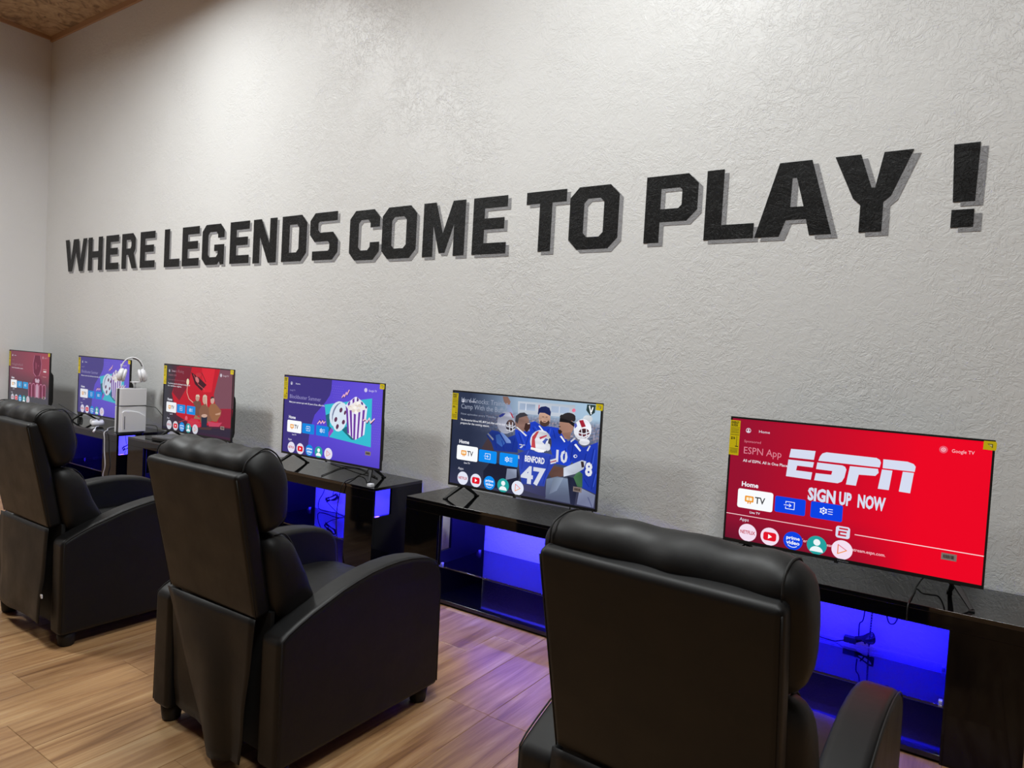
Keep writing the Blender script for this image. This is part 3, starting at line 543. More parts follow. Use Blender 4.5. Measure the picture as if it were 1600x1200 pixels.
('poly',(118,104,214),[(877,276),(876,275),(876,274),(875,274),(875,273),(874,273),(873,273),(872,274),(872,274),(872,275),(872,276),(872,277),(873,277),(874,277),(875,278),(875,277),(876,277),(876,276)]),
('poly',(118,104,214),[(823,261),(823,260),(822,259),(821,259),(821,258),(820,258),(819,258),(818,259),(818,259),(818,260),(818,261),(818,262),(819,262),(820,263),(821,263),(821,262),(822,262),(822,261)]),
('poly',(118,104,214),[(838,260),(838,260),(838,259),(837,258),(836,258),(836,258),(835,258),(834,259),(834,259),(834,260),(834,261),(834,261),(835,262),(836,262),(836,262),(837,262),(838,262),(838,261)]),
('poly',(118,104,214),[(854,260),(854,259),(854,259),(853,258),(852,258),(851,258),(851,258),(850,258),(849,259),(849,260),(849,260),(850,261),(850,262),(851,262),(852,262),(853,262),(854,262),(854,261)]),
('poly',(118,104,214),[(870,260),(870,259),(869,258),(869,258),(868,258),(867,257),(866,258),(866,258),(865,259),(865,259),(865,260),(866,261),(866,261),(867,262),(868,262),(869,262),(869,261),(870,261)]),
('poly',(118,104,214),[(830,246),(830,246),(830,245),(829,244),(828,244),(828,244),(827,244),(826,244),(826,245),(825,246),(826,247),(826,247),(827,248),(827,248),(828,248),(829,248),(830,248),(830,247)]),
('poly',(118,104,214),[(846,246),(846,245),(846,245),(845,244),(844,244),(843,244),(842,244),(842,244),(841,245),(841,246),(841,246),(842,247),(842,248),(843,248),(844,248),(845,248),(845,247),(846,247)]),
('poly',(118,104,214),[(862,246),(862,245),(861,244),(861,244),(860,244),(859,243),(858,244),(858,244),(857,245),(857,245),(857,246),(857,247),(858,247),(859,248),(860,248),(860,248),(861,247),(862,247)]),
('poly',(118,104,214),[(877,246),(877,245),(877,244),(876,244),(875,243),(875,243),(874,243),(873,244),(873,244),(873,245),(873,246),(873,247),(874,247),(874,248),(875,248),(876,247),(877,247),(877,246)]),
('poly',(118,104,214),[(823,231),(823,230),(823,229),(822,229),(822,228),(821,228),(820,228),(819,229),(819,229),(819,230),(819,231),(819,232),(820,232),(821,232),(821,233),(822,232),(823,232),(823,231)]),
('poly',(118,104,214),[(839,230),(839,230),(839,229),(838,228),(837,228),(836,228),(836,228),(835,229),(835,229),(834,230),(835,231),(835,231),(836,232),(836,232),(837,232),(838,232),(839,232),(839,231)]),
('poly',(118,104,214),[(855,230),(855,229),(854,229),(854,228),(853,228),(852,228),(851,228),(851,228),(850,229),(850,230),(850,230),(851,231),(851,232),(852,232),(853,232),(854,232),(854,232),(855,231)]),
('poly',(118,104,214),[(871,230),(870,229),(870,229),(869,228),(869,228),(868,228),(867,228),(866,228),(866,229),(866,229),(866,230),(866,231),(867,232),(868,232),(869,232),(869,232),(870,231),(870,231)]),
('poly',(118,104,214),[(831,216),(831,215),(831,215),(830,214),(829,214),(828,214),(828,214),(827,214),(826,215),(826,216),(826,217),(827,217),(827,218),(828,218),(829,218),(830,218),(831,218),(831,217)]),
('poly',(118,104,214),[(847,216),(847,215),(846,215),(846,214),(845,214),(844,214),(843,214),(843,214),(842,215),(842,216),(842,216),(843,217),(843,218),(844,218),(845,218),(846,218),(846,217),(847,217)]),
('poly',(118,104,214),[(862,216),(862,215),(862,214),(861,214),(861,214),(860,213),(859,214),(858,214),(858,215),(858,215),(858,216),(858,217),(859,217),(860,218),(860,218),(861,218),(862,217),(862,217)]),
('poly',(118,104,214),[(878,216),(878,215),(878,214),(877,214),(876,213),(875,213),(875,213),(874,214),(873,215),(873,215),(873,216),(874,217),(874,217),(875,218),(876,218),(877,218),(877,217),(878,217)]),
('poly',(118,104,214),[(824,201),(824,200),(824,199),(823,198),(822,198),(821,198),(821,198),(820,199),(820,199),(819,200),(820,201),(820,201),(821,202),(821,202),(822,202),(823,202),(824,202),(824,201)]),
('poly',(118,104,214),[(840,200),(840,200),(839,199),(839,198),(838,198),(837,198),(836,198),(836,199),(835,199),(835,200),(835,201),(836,201),(836,202),(837,202),(838,202),(839,202),(839,202),(840,201)]),
('poly',(118,104,214),[(856,200),(856,199),(855,199),(855,198),(854,198),(853,198),(852,198),(851,198),(851,199),(851,200),(851,201),(851,201),(852,202),(853,202),(854,202),(854,202),(855,202),(856,201)]),
('poly',(118,104,214),[(871,200),(871,199),(871,199),(870,198),(869,198),(869,198),(868,198),(867,198),(867,199),(867,200),(867,200),(867,201),(868,202),(868,202),(869,202),(870,202),(871,201),(871,201)]),
('poly',(118,104,214),[(832,186),(832,185),(831,185),(831,184),(830,184),(829,184),(828,184),(828,184),(827,185),(827,186),(827,187),(828,187),(828,188),(829,188),(830,188),(831,188),(831,188),(832,187)]),
('poly',(118,104,214),[(848,186),(847,185),(847,185),(846,184),(846,184),(845,184),(844,184),(843,184),(843,185),(843,186),(843,186),(843,187),(844,188),(845,188),(846,188),(846,188),(847,188),(847,187)]),
('poly',(118,104,214),[(863,186),(863,185),(863,185),(862,184),(861,184),(861,184),(860,184),(859,184),(859,185),(858,186),(859,186),(859,187),(860,188),(860,188),(861,188),(862,188),(863,187),(863,187)]),
('poly',(118,104,214),[(879,186),(879,185),(878,184),(878,184),(877,184),(876,183),(875,184),(875,184),(874,185),(874,185),(874,186),(875,187),(875,187),(876,188),(877,188),(878,188),(878,187),(879,187)]),
('poly',(118,104,214),[(825,170),(825,170),(825,169),(824,168),(823,168),(822,168),(821,168),(821,169),(820,169),(820,170),(820,171),(821,171),(821,172),(822,172),(823,172),(824,172),(824,172),(825,171)]),
('poly',(118,104,214),[(841,170),(841,170),(840,169),(840,168),(839,168),(838,168),(837,168),(837,169),(836,169),(836,170),(836,171),(837,171),(837,172),(838,172),(839,172),(840,172),(840,172),(841,171)]),
('poly',(118,104,214),[(856,170),(856,170),(856,169),(855,168),(855,168),(854,168),(853,168),(852,168),(852,169),(852,170),(852,171),(852,171),(853,172),(854,172),(854,172),(855,172),(856,172),(856,171)]),
('poly',(118,104,214),[(872,170),(872,170),(872,169),(871,168),(870,168),(869,168),(869,168),(868,168),(867,169),(867,170),(867,171),(868,171),(868,172),(869,172),(870,172),(871,172),(871,172),(872,171)]),
('poly',(118,104,214),[(833,156),(833,156),(832,155),(832,154),(831,154),(830,154),(829,154),(828,154),(828,155),(828,156),(828,157),(828,157),(829,158),(830,158),(831,158),(831,158),(832,158),(833,157)]),
('poly',(118,104,214),[(848,156),(848,155),(848,155),(847,154),(846,154),(846,154),(845,154),(844,154),(844,155),(844,156),(844,156),(844,157),(845,158),(846,158),(846,158),(847,158),(848,158),(848,157)]),
('poly',(118,104,214),[(864,156),(864,155),(864,155),(863,154),(862,154),(861,154),(860,154),(860,154),(859,155),(859,156),(859,156),(860,157),(860,158),(861,158),(862,158),(863,158),(863,158),(864,157)]),
('poly',(118,104,214),[(880,156),(879,155),(879,155),(878,154),(878,154),(877,154),(876,154),(875,154),(875,155),(875,156),(875,156),(875,157),(876,158),(877,158),(878,158),(878,158),(879,158),(879,157)]),
('poly',(52,188,208),[(394,350),(801,420),(809,130),(451,152),(410,282)]),
('poly',(30,104,122),[(406,284),(449,302),(446,220),(473,204),(441,159)]),
('poly',(30,104,122),[(558,208),(596,234),(668,158),(643,157)]),
('poly',(150,70,190),[(435,172),(466,213),(486,194),(448,151)]),
('poly',(150,170,205),[(603,298),(593,270),(576,246),(553,227),(526,218),(499,218),(475,228),(457,246),(447,271),(447,300),(456,328),(474,353),(498,372),(525,381),(552,380),(576,370),(593,351),(603,326)]),
('poly',(214,226,240),[(589,298),(580,270),(564,245),(542,227),(516,217),(491,217),(469,227),(452,245),(443,271),(443,299),(452,328),(469,353),(492,371),(517,380),(543,380),(565,369),(581,351),(589,326)]),
('poly',(120,128,160),[(591,294),(583,268),(568,244),(549,227),(527,218),(506,218),(487,227),(473,245),(466,269),(466,295),(474,322),(489,346),(509,363),(530,372),(552,371),(571,362),(584,344),(591,321)]),
('poly',(216,228,242),[(603,282),(593,251),(576,225),(555,205),(532,195),(509,195),(490,207),(477,227),(472,255),(474,286),(485,317),(502,344),(523,364),(547,374),(569,373),(587,361),(600,340),(606,313)]),
('poly',(96,52,84),[(555,327),(553,322),(549,318),(545,314),(540,313),(536,313),(532,315),(530,319),(529,324),(529,329),(531,334),(535,339),(539,342),(544,344),(548,344),(552,341),(555,338),(556,333)]),
('poly',(96,52,84),[(513,266),(511,261),(508,256),(503,253),(498,251),(494,251),(490,253),(488,257),(487,262),(487,268),(490,273),(493,277),(497,281),(502,282),(507,282),(510,280),(513,276),(514,271)]),
('poly',(96,52,84),[(581,256),(579,251),(576,247),(572,244),(567,242),(563,243),(559,245),(556,248),(555,253),(556,258),(558,263),(561,267),(566,270),(570,272),(575,271),(578,269),(581,266),(582,261)]),
('poly',(96,52,84),[(529,224),(527,219),(524,214),(520,211),(515,209),(511,209),(507,211),(505,215),(504,220),(505,225),(507,230),(510,235),(514,238),(519,240),(523,239),(526,237),(529,234),(530,229)]),
('poly',(96,52,84),[(588,315),(586,310),(583,306),(580,303),(577,302),(574,302),(571,304),(570,307),(569,311),(570,316),(572,321),(574,325),(578,328),(581,329),(584,329),(586,327),(588,324),(589,319)]),
('poly',(90,44,80),[(512,215),(521,227),(520,209),(509,207)]),
('poly',(232,230,248),[(582,359),(601,381),(623,395),(660,419),(673,420),(711,401),(743,381),(766,363),(751,198),(673,158),(607,194)]),
('poly',(110,58,160),[(582,359),(602,340),(623,189),(607,194)]),
('poly',(110,58,160),[(616,341),(636,334),(652,170),(637,179)]),
('poly',(110,58,160),[(654,317),(673,314),(675,158),(659,161)]),
('poly',(110,58,160),[(693,327),(710,333),(703,172),(689,165)]),
('poly',(110,58,160),[(728,349),(747,352),(737,190),(723,181)]),
('poly',(110,58,160),[(598,371),(607,384),(620,390),(617,367),(603,359)]),
('poly',(110,58,160),[(637,400),(654,413),(656,388),(641,376)]),
('poly',(84,44,124),[(676,419),(692,407),(686,390),(674,394)]),
('poly',(84,44,124),[(710,395),(727,389),(730,371),(713,380)]),
('poly',(84,44,124),[(746,373),(763,368),(761,356),(750,358)]),
('poly',(240,232,224),[(652,363),(651,359),(648,356),(644,353),(640,352),(634,351),(629,352),(625,354),(622,357),(621,360),(622,364),(625,367),(629,369),(634,371),(639,371),(644,371),(648,369),(651,366)]),
('poly',(226,212,200),[(633,354),(632,351),(630,347),(626,345),(621,343),(615,343),(610,344),(606,346),(603,348),(602,352),(603,355),(606,358),(610,361),(615,363),(620,363),(625,362),(629,360),(632,358)]),
('poly',(240,232,224),[(677,378),(676,375),(673,372),(669,369),(664,367),(659,367),(654,368),(650,370),(647,373),(646,376),(647,379),(650,383),(654,385),(659,387),(664,387),(669,386),(673,384),(676,382)]),
('poly',(250,246,238),[(702,385),(701,381),(698,378),(694,376),(690,374),(684,374),(679,374),(675,376),(673,379),(672,382),(672,386),(675,389),(679,392),(684,393),(689,394),(694,393),(698,391),(701,388)]),
('poly',(226,212,200),[(715,370),(714,367),(711,363),(707,361),(703,359),(697,359),(692,360),(688,361),(686,364),(685,368),(685,371),(688,374),(692,377),(697,378),(702,379),(707,378),(711,376),(714,373)]),
('poly',(226,212,200),[(687,363),(686,360),(683,356),(679,354),(674,352),(669,352),(664,353),(660,355),(657,357),(656,361),(657,364),(660,367),(664,370),(669,372),(674,372),(679,371),(683,369),(686,367)]),
('poly',(240,232,224),[(659,347),(658,344),(655,341),(651,338),(646,336),(641,336),(636,337),(632,339),(629,341),(628,345),(629,348),(632,351),(636,354),(640,356),(646,356),(651,355),(655,353),(658,351)]),
('poly',(240,232,224),[(740,365),(739,362),(737,359),(733,356),(728,354),(723,354),(718,355),(714,357),(711,359),(710,363),(711,366),(713,369),(717,372),(722,374),(727,374),(732,373),(736,371),(739,369)]),
('poly',(240,232,224),[(715,352),(714,348),(712,345),(708,343),(703,341),(698,341),(693,341),(689,343),(686,346),(685,349),(686,353),(689,356),(692,359),(697,360),(703,361),(707,360),(712,358),(714,355)]),
('poly',(240,232,224),[(684,345),(683,341),(681,338),(677,336),(672,334),(667,333),(662,334),(658,336),(655,339),(654,342),(655,346),(657,349),(661,352),(666,353),(671,354),(676,353),(680,351),(683,348)]),
('poly',(226,212,200),[(665,334),(665,331),(662,327),(658,325),(653,323),(648,323),(643,324),(639,325),(636,328),(635,332),(636,335),(638,338),(642,341),(647,342),(653,343),(658,342),(662,340),(664,337)]),
('poly',(250,246,238),[(691,329),(690,326),(687,323),(684,320),(679,319),(673,318),(668,319),(664,321),(662,324),(661,327),(661,330),(664,334),(668,336),(673,338),(678,338),(683,337),(687,336),(690,333)]),
('poly',(226,212,200),[(709,340),(709,337),(706,333),(702,331),(697,329),(692,329),(687,330),(683,331),(680,334),(679,338),(680,341),(683,344),(687,347),(691,348),(697,349),(702,348),(706,346),(708,343)]),
('poly',(240,232,224),[(749,356),(749,353),(746,349),(742,347),(737,345),(732,345),(727,346),(723,348),(721,350),(720,354),(720,357),(723,360),(727,363),(732,364),(737,365),(742,364),(746,362),(748,359)]),
('poly',(240,232,224),[(636,345),(636,342),(633,339),(629,336),(624,334),(619,334),(614,335),(610,337),(607,339),(606,343),(607,346),(609,350),(613,352),(618,354),(623,354),(629,353),(633,352),(635,349)]),
('poly',(250,246,238),[(677,356),(677,352),(674,349),(670,346),(665,345),(660,344),(655,345),(651,347),(648,350),(647,353),(648,357),(650,360),(654,362),(659,364),(665,364),(670,364),(674,362),(676,359)]),
('line',(60,40,90),[(551,403),(565,420),(571,409),(586,436),(593,422),(609,451)],6),
('line',(240,180,205),[(546,407),(562,425),(567,413),(583,440),(589,427),(606,456)],7),
('line',(60,40,90),[(340,231),(360,252),(371,236),(387,254),(396,239),(407,249)],6),
('line',(240,180,205),[(337,224),(357,244),(368,229),(384,247),(393,232),(406,244)],7),
('line',(60,40,90),[(743,280),(758,286),(771,269),(789,295),(802,268),(828,295)],7),
('line',(244,200,215),[(737,284),(755,294),(768,276),(787,302),(798,275),(828,301)],8)],
    'trio': [
('poly',(196,14,34),[(209,505),(732,511),(676,340),(743,125),(478,62),(193,130),(118,290)]),
('poly',(120,22,40),[(176,500),(375,506),(337,368),(222,243),(129,297)]),
('poly',(224,26,44),[(504,507),(671,509),(635,337),(532,329)]),
('poly',(120,70,84),[(732,508),(899,509),(902,238),(700,222),(666,322)]),
('poly',(150,24,50),[(700,219),(902,232),(886,100),(744,96)]),
('poly',(60,14,26),[(366,468),(464,438),(571,386),(510,339),(423,381)]),
('poly',(206,120,120),[(469,422),(473,414),(474,407),(472,401),(467,397),(460,395),(452,395),(443,399),(435,404),(429,410),(425,418),(424,425),(426,431),(431,435),(438,437),(446,437),(455,433),(463,428)]),
('line',(220,90,90),[(399,452),(466,384),(552,348)],4),
('line',(70,20,30),[(505,471),(560,409)],6),
('poly',(200,40,50),[(500,456),(498,450),(492,445),(482,441),(470,438),(458,437),(446,439),(436,441),(430,446),(427,451),(429,457),(435,462),(445,466),(457,468),(469,469),(481,468),(491,465),(497,461)]),
('poly',(240,225,190),[(345,393),(344,385),(342,377),(337,372),(332,368),(326,368),(320,370),(315,376),(311,383),(310,391),(311,399),(313,407),(318,413),(324,416),(330,417),(335,414),(340,409),(344,402)]),
('line',(220,170,150),[(324,367),(322,312),(353,266),(407,244)],7),
('poly',(110,70,56),[(407,244),(439,261),(502,261),(520,221),(517,161),(433,141),(441,202)]),
('poly',(190,150,130),[(488,283),(487,275),(483,268),(476,262),(468,258),(459,257),(451,260),(444,264),(439,271),(437,279),(438,288),(442,295),(449,301),(457,305),(466,305),(474,303),(481,298),(486,291)]),
('poly',(225,205,180),[(438,291),(446,305),(480,308),(493,290),(465,294)]),
('poly',(160,110,80),[(443,154),(507,136),(518,126),(423,125)]),
('poly',(150,96,62),[(608,217),(633,251),(689,259),(765,214),(761,184),(713,127),(621,130)]),
('poly',(205,165,150),[(677,282),(675,273),(672,264),(665,258),(657,254),(649,254),(641,256),(634,261),(630,269),(628,277),(629,286),(633,294),(639,301),(647,305),(656,305),(664,303),(670,298),(675,290)]),
('poly',(50,36,40),[(629,286),(632,302),(659,309),(675,296),(652,296)]),
('poly',(200,150,120),[(691,183),(761,202),(751,183),(701,176)]),
('poly',(130,84,62),[(486,188),(514,226),(566,248),(608,223),(620,171),(662,134),(612,111),(519,102),(502,136)]),
('poly',(205,165,145),[(586,280),(585,268),(580,257),(573,249),(564,244),(554,243),(544,246),(536,253),(530,263),(528,275),(530,287),(534,298),(542,306),(551,311),(561,312),(571,308),(579,301),(584,291)]),
('poly',(215,195,175),[(528,281),(534,305),(558,315),(582,306),(589,227),(576,249),(569,302),(538,294)]),
('poly',(22,32,56),[(522,150),(595,154),(594,76),(525,73)]),
('poly',(205,165,145),[(596,161),(593,157),(587,152),(577,148),(565,146),(552,145),(540,145),(530,147),(523,150),(521,154),(523,159),(529,163),(539,167),(551,170),(564,171),(577,171),(587,169),(593,166)]),
('poly',(206,40,64),[(391,125),(476,121),(519,84),(499,65),(383,58),(338,84)]),
('poly',(200,60,90),[(601,122),(703,121),(782,129),(744,96),(623,86)]),
('poly',(226,90,110),[(343,120),(343,114),(340,108),(335,104),(330,101),(324,101),(318,102),(313,106),(310,111),(309,117),(310,123),(312,129),(317,133),(322,136),(328,137),(334,135),(339,132),(342,126)]),
('line',(210,60,60),[(229,79),(327,107),(435,94),(519,108)],4),
('poly',(40,30,50),[(478,60),(901,95),(893,4),(481,-11)]),
('poly',(70,44,44),[(478,65),(664,82),(644,62),(500,53)])],
    'hands': [
('poly',(104,34,56),[(567,482),(686,483),(715,413),(709,346),(663,297),(604,286),(555,316),(537,396)]),
('poly',(140,60,84),[(587,419),(618,407),(614,353),(594,352)]),
('poly',(140,60,84),[(645,395),(667,390),(660,376),(643,379)]),
('poly',(112,40,64),[(539,241),(590,282),(693,287),(731,255),(748,203),(518,199)]),
('poly',(200,170,186),[(588,255),(613,266),(636,248),(657,266),(687,252),(674,224),(599,225)]),
('poly',(112,40,64),[(445,201),(813,208),(820,91),(449,86)]),
('poly',(190,150,170),[(615,207),(667,207),(669,84),(612,86)]),
('line',(196,120,150),[(456,80),(448,191),(469,210),(502,212),(518,186),(516,78)],7),
('line',(196,120,150),[(531,81),(524,191),(544,211),(577,212),(593,186),(592,79)],7),
('line',(196,120,150),[(612,82),(605,192),(625,211),(658,212),(673,187),(672,81)],7),
('line',(196,120,150),[(689,83),(682,192),(702,212),(734,213),(750,188),(748,82)],7),
('line',(196,120,150),[(759,84),(752,192),(772,212),(804,213),(819,188),(817,83)],7),
('line',(196,120,150),[(567,480),(540,403),(552,316),(605,283)],6),
('line',(196,120,150),[(689,483),(718,406),(709,346),(671,290)],6),
('poly',(220,200,215),[(820,92),(818,88),(813,85),(804,82),(794,79),(783,78),(773,79),(764,80),(758,83),(756,87),(758,90),(764,94),(772,97),(782,99),(793,100),(804,100),(812,98),(818,95)]),
('line',(206,150,150),[(757,356),(829,356)],5),
('poly',(225,215,215),[(761,343),(822,344),(820,330),(762,330)]),
('line',(206,150,150),[(752,288),(824,288)],4)],
}
def draw(pic, items, shade=None):
    for it in items:
        if it[0] == 'poly':
            k0 = len(pic.f); pic.poly(it[1], it[2])
            if shade:
                for k in range(k0, len(pic.f)):
                    pic.c[k] = [shade(it[1], *pic.v[i][:2]) for i in pic.f[k]]
        elif it[0] == 'line': pic.line(it[1], float(it[3]), it[2])
        else: pic.text(it[1], it[2], *map(float, it[3:7]), 2.2)

# ------------------------------------------------------------------ room shell
XL, XR, YF, ZC = -7.98, 3.6, -8.6, 4.30
structure(box('wall_back', XL, XR, 0, .12, 0, ZC, M_WALL), 'white textured plaster wall carrying the black slogan')
structure(box('wall_left', XL-.12, XL, YF, .12, 0, ZC, M_WALL2), 'white plaster wall closing the room on the left')
M_WALL3 = wall_mat('dimmed_far_wall', rgb(104, 103, 102), .3, .7)  # unseen walls: grey made up to dim bounce and reflections, not a known paint
structure(box('wall_right', XR, XR+.12, YF, .12, 0, ZC, M_WALL3))
structure(box('wall_front', XL, XR, YF-.12, YF, 0, ZC, M_WALL3))
structure(box('ceiling', XL, XR, YF, 0, ZC, ZC+.1, M_OSB), 'ceiling of unpainted wood strand board')
structure(box('trim_1', XL, XR, -.02, 0, ZC-.05, ZC, M_TRIM, bv=.002), 'narrow wooden strip along the top of the slogan wall')
structure(box('trim_2', XL, XL+.02, YF, -.02, ZC-.035, ZC, M_TRIM, bv=.002), 'narrow wooden strip along the top of the left wall')
fl = structure(box('floor', XL, XR, YF, 0, -.08, -.008, simple('dark_subfloor', rgb(40, 30, 24), .8)), 'light oak plank floor')
PW, PL = .197, 1.22
def plank_mesh(L, w=PW-.0008):
    bm = bmesh.new(); b = .0012; h = .008
    for z, i in ((0, 0), (h-b, 0), (h, b)):
        pass
    R = []
    for z, i in ((0, 0), (h-b, 0), (h, b)):
        R.append([bm.verts.new(p) for p in ((i, i, z), (w-i, i, z), (w-i, L-.0008-i, z), (i, L-.0008-i, z))])
    for A, B in zip(R, R[1:]):
        for k in range(4): bm.faces.new([A[k], A[(k+1) % 4], B[(k+1) % 4], B[k]])
    bm.faces.new(R[-1])
    me = bpy.data.meshes.new('plank'); bm.to_mesh(me); bm.free(); me.materials.append(M_FLOOR); return me
plank_full = plank_mesh(PL)
rest = bmesh.new()
row0 = -2.36
k0 = int(math.floor((XL-row0)/PW)); k1 = int(math.ceil((XR-row0)/PW))
STAG = {0: -2.22+PL, -1: -2.22, -2: -1.75}
for k in range(k0, k1):
    x = row0+k*PW; wx0 = max(x, XL+.001); wx1 = min(x+PW, XR-.001)
    if wx1-wx0 < .03: continue
    s = STAG.get(k, random.uniform(0, PL))
    y = s-PL*math.ceil((s-YF)/PL)
    while y < 0:
        ya, yb = max(y, YF+.001), min(y+PL, -.001)
        near = -4.6 < x < 1.5 and yb > -3.3
        if yb-ya > .02:
            if near:
                me = plank_full if (yb-ya > PL-.001 and wx1-wx0 > PW-.001) else plank_mesh(yb-ya, wx1-wx0-.0008)
                o = bpy.data.objects.new('plank', me); o.location = (wx0, ya, -.008); link(o, fl)
            else:
                add_box(rest, wx0, wx1-.0008, ya, yb-.0008, -.008, 0)
        y += PL
r_ = from_bm('planks', rest, M_FLOOR, fl); r_['kind'] = 'stuff'

# ------------------------------------------------------------------ slogan on the wall
H = .32
def L_E(w, s=.082, b=.062): m = H*.53; return [[(0,0),(w,0),(w,b),(s,b),(s,m-b/2),(w-.018,m-b/2),(w-.018,m+b/2),(s,m+b/2),(s,H-b),(w,H-b),(w,H),(0,H)]]
def L_L(w, s=.08, b=.066): return [[(0,0),(w,0),(w,b),(s,b),(s,H),(0,H)]]
def L_H(w, s=.082, b=.062): m = H*.48; return [[(0,0),(s,0),(s,m-b/2),(w-s,m-b/2),(w-s,0),(w,0),(w,H),(w-s,H),(w-s,m+b/2),(s,m+b/2),(s,H),(0,H)]]
def L_W(w): 
    s = .078
    return [[(0,H),(.078,H),(.125*w/.446+.0,.11),(.170*w/.446,H),(.276*w/.446,H),(.318*w/.446,.11),(w-.078,H),(w,H),(w*.84,0),(w*.66,0),(w*.5,.19),(w*.34,0),(w*.165,0)]]
def L_O(w, s=.084, b=.062, c=.052, ci=.022):
    return [[(c,0),(w-c,0),(w,c),(w,H-c),(w-c,H),(c,H),(0,H-c),(0,c)], [(s+ci,b),(s,b+ci),(s,H-b-ci),(s+ci,H-b),(w-s-ci,H-b),(w-s,H-b-ci),(w-s,b+ci),(w-s-ci,b)]]
def L_D(w, s=.084, b=.062, c=.056, ci=.024):
    return [[(0,0),(w-c,0),(w,c),(w,H-c),(w-c,H),(0,H)], [(s,b),(s,H-b),(w-s-ci,H-b),(w-s,H-b-ci),(w-s,b+ci),(w-s-ci,b)]]
def L_C(w, s=.084, b=.062, c=.052, ci=.022):
    return [[(c,0),(w-c,0),(w,c),(w,.112),(w-s,.112),(w-s,b+ci),(w-s-ci,b),(s+ci,b),(s,b+ci),(s,H-b-ci),(s+ci,H-b),(w-s-ci,H-b),(w-s,H-b-ci),(w-s,H-.112),(w,H-.112),(w,H-c),(w-c,H),(c,H),(0,H-c),(0,c)]]
def L_G(w, s=.084, b=.06, c=.052, ci=.022):
    return [[(c,0),(w-.088,0),(w-.062,.024),(w-.046,0),(w,0),(w,.158),(w*.5+.018,.158),(w*.5+.018,.108),(w-s,.108),(w-s,b+ci),(w-s-ci,b),(s+ci,b),(s,b+ci),(s,H-b-ci),(s+ci,H-b),(w-s-ci,H-b),(w-s,H-b-ci),(w-s,H-.108),(w,H-.108),(w,H-c),(w-c,H),(c,H),(0,H-c),(0,c)]]
def L_R(w, s=.08, b=.058, c=.045):
    m = .125
    return [[(0,0),(s,0),(s,m),(w*.44,m),(w*.68,0),(w,0),(w*.80,m+.012),(w*.90,m+.05),(w*.90,H-c),(w*.90-c,H),(0,H)], [(s,m+b),(s,H-b),(w*.90-s-.006,H-b),(w*.90-s+.008,H-b-.02),(w*.90-s+.008,m+b+.02),(w*.90-s-.006,m+b)]]
def L_N(w, s=.08): return [[(0,0),(s,0),(s,.19),(w-s-.012,0),(w,0),(w,H),(w-s,H),(w-s,.14),(s+.014,H),(0,H)]]
def L_S(w, s=.084, b=.06, c=.05):
    return [[(.03,0),(w-c,0),(w,c),(w,.13),(w-c,.185),(s+.02,.185),(s,.205),(s,H-b-.012),(s+.012,H-b),(w-.012,H-b),(w-.012,H),(c,H),(0,H-c),(0,.175),(c,.125),(w-s-.016,.125),(w-s,.11),(w-s,b+.012),(w-s-.012,b),(.03,b)]]
def L_M(w, s=.082): return [[(0,0),(s,0),(s,.185),(w*.41,.02),(w*.55,.02),(w-s,.185),(w-s,0),(w,0),(w,H),(w-.094,H),(w*.5-.004,.135),(.098,H),(0,H)]]
def L_T(w, s=.078, b=.064): a = w/2-s/2; return [[(a,0),(a+s,0),(a+s,H-b),(w,H-b),(w,H),(0,H),(0,H-b),(a,H-b)]]
def L_P(w, s=.078, b=.062, c=.05):
    m = .098
    return [[(0,0),(s,0),(s,m),(w-c,m),(w,m+c),(w,H-c),(w-c,H),(0,H)], [(s,m+b),(s,H-b),(w-s-.012,H-b),(w-s,H-b-.012),(w-s,m+b+.016),(w-s-.016,m+b)]]
def L_A(w): 
    return [[(0,0),(.105,0),(.13,.07),(w-.105,.07),(w-.088,0),(w,0),(w-.095,H),(.09,H)], [(.145,.125),(w*.5-.012,.25),(w*.5+.006,.25),(w-.118,.125)]]
def L_Y(w): return [[(.108,0),(.192,0),(.192,.118),(.218,.142),(w,H),(w-.105,H),(.158,.18),(.145,.18),(.098,H),(0,H),(.078,.142),(.108,.112)]]
def L_X(w): return [[(.010,.098),(.082,.098),(.086,H),(0,H)], [(.008,0),(.082,0),(.082,.068),(.008,.068)]]
LETTERS = [('W',-7.541,-7.095),('H',-7.070,-6.792),('E',-6.730,-6.496),('R',-6.440,-6.178),('E',-6.124,-5.882),
 ('L',-5.734,-5.499),('E',-5.463,-5.220),('G',-5.178,-4.880),('E',-4.805,-4.564),('N',-4.515,-4.240),('D',-4.180,-3.910),('S',-3.876,-3.590),
 ('C',-3.478,-3.203),('O',-3.180,-2.888),('M',-2.833,-2.510),('E',-2.452,-2.213),('T',-2.087,-1.835),('O',-1.812,-1.529),
 ('P',-1.386,-1.124),('L',-1.085,-.858),('A',-.852,-.534),('Y',-.538,-.250),('!',-.116,-.032)]
FN = dict(W=L_W,H=L_H,E=L_E,R=L_R,L=L_L,G=L_G,N=L_N,D=L_D,S=L_S,C=L_C,O=L_O,M=L_M,T=L_T,P=L_P,A=L_A,Y=L_Y)
FN['!'] = L_X
def flat_letter(name, loops, x, z, y, depth, mat, parent):
    cu = bpy.data.curves.new(name, 'CURVE'); cu.dimensions = '2D'; cu.fill_mode = 'BOTH'; cu.extrude = depth/2
    for lp in loops:
        sp = cu.splines.new('POLY'); sp.points.add(len(lp)-1); sp.use_cyclic_u = True
        for q, (a, b) in zip(sp.points, lp): q.co = (a, b, 0, 1)
    tmp = bpy.data.objects.new(name, cu); me = bpy.data.meshes.new_from_object(tmp)
    bpy.data.objects.remove(tmp); bpy.data.curves.remove(cu)
    me.transform(Matrix.Rotation(math.pi/2, 4, 'X')); me.name = name
    me.materials.clear()
    o = obj(name, me, mat, parent); o.location = (x, y-depth/2, z); return o
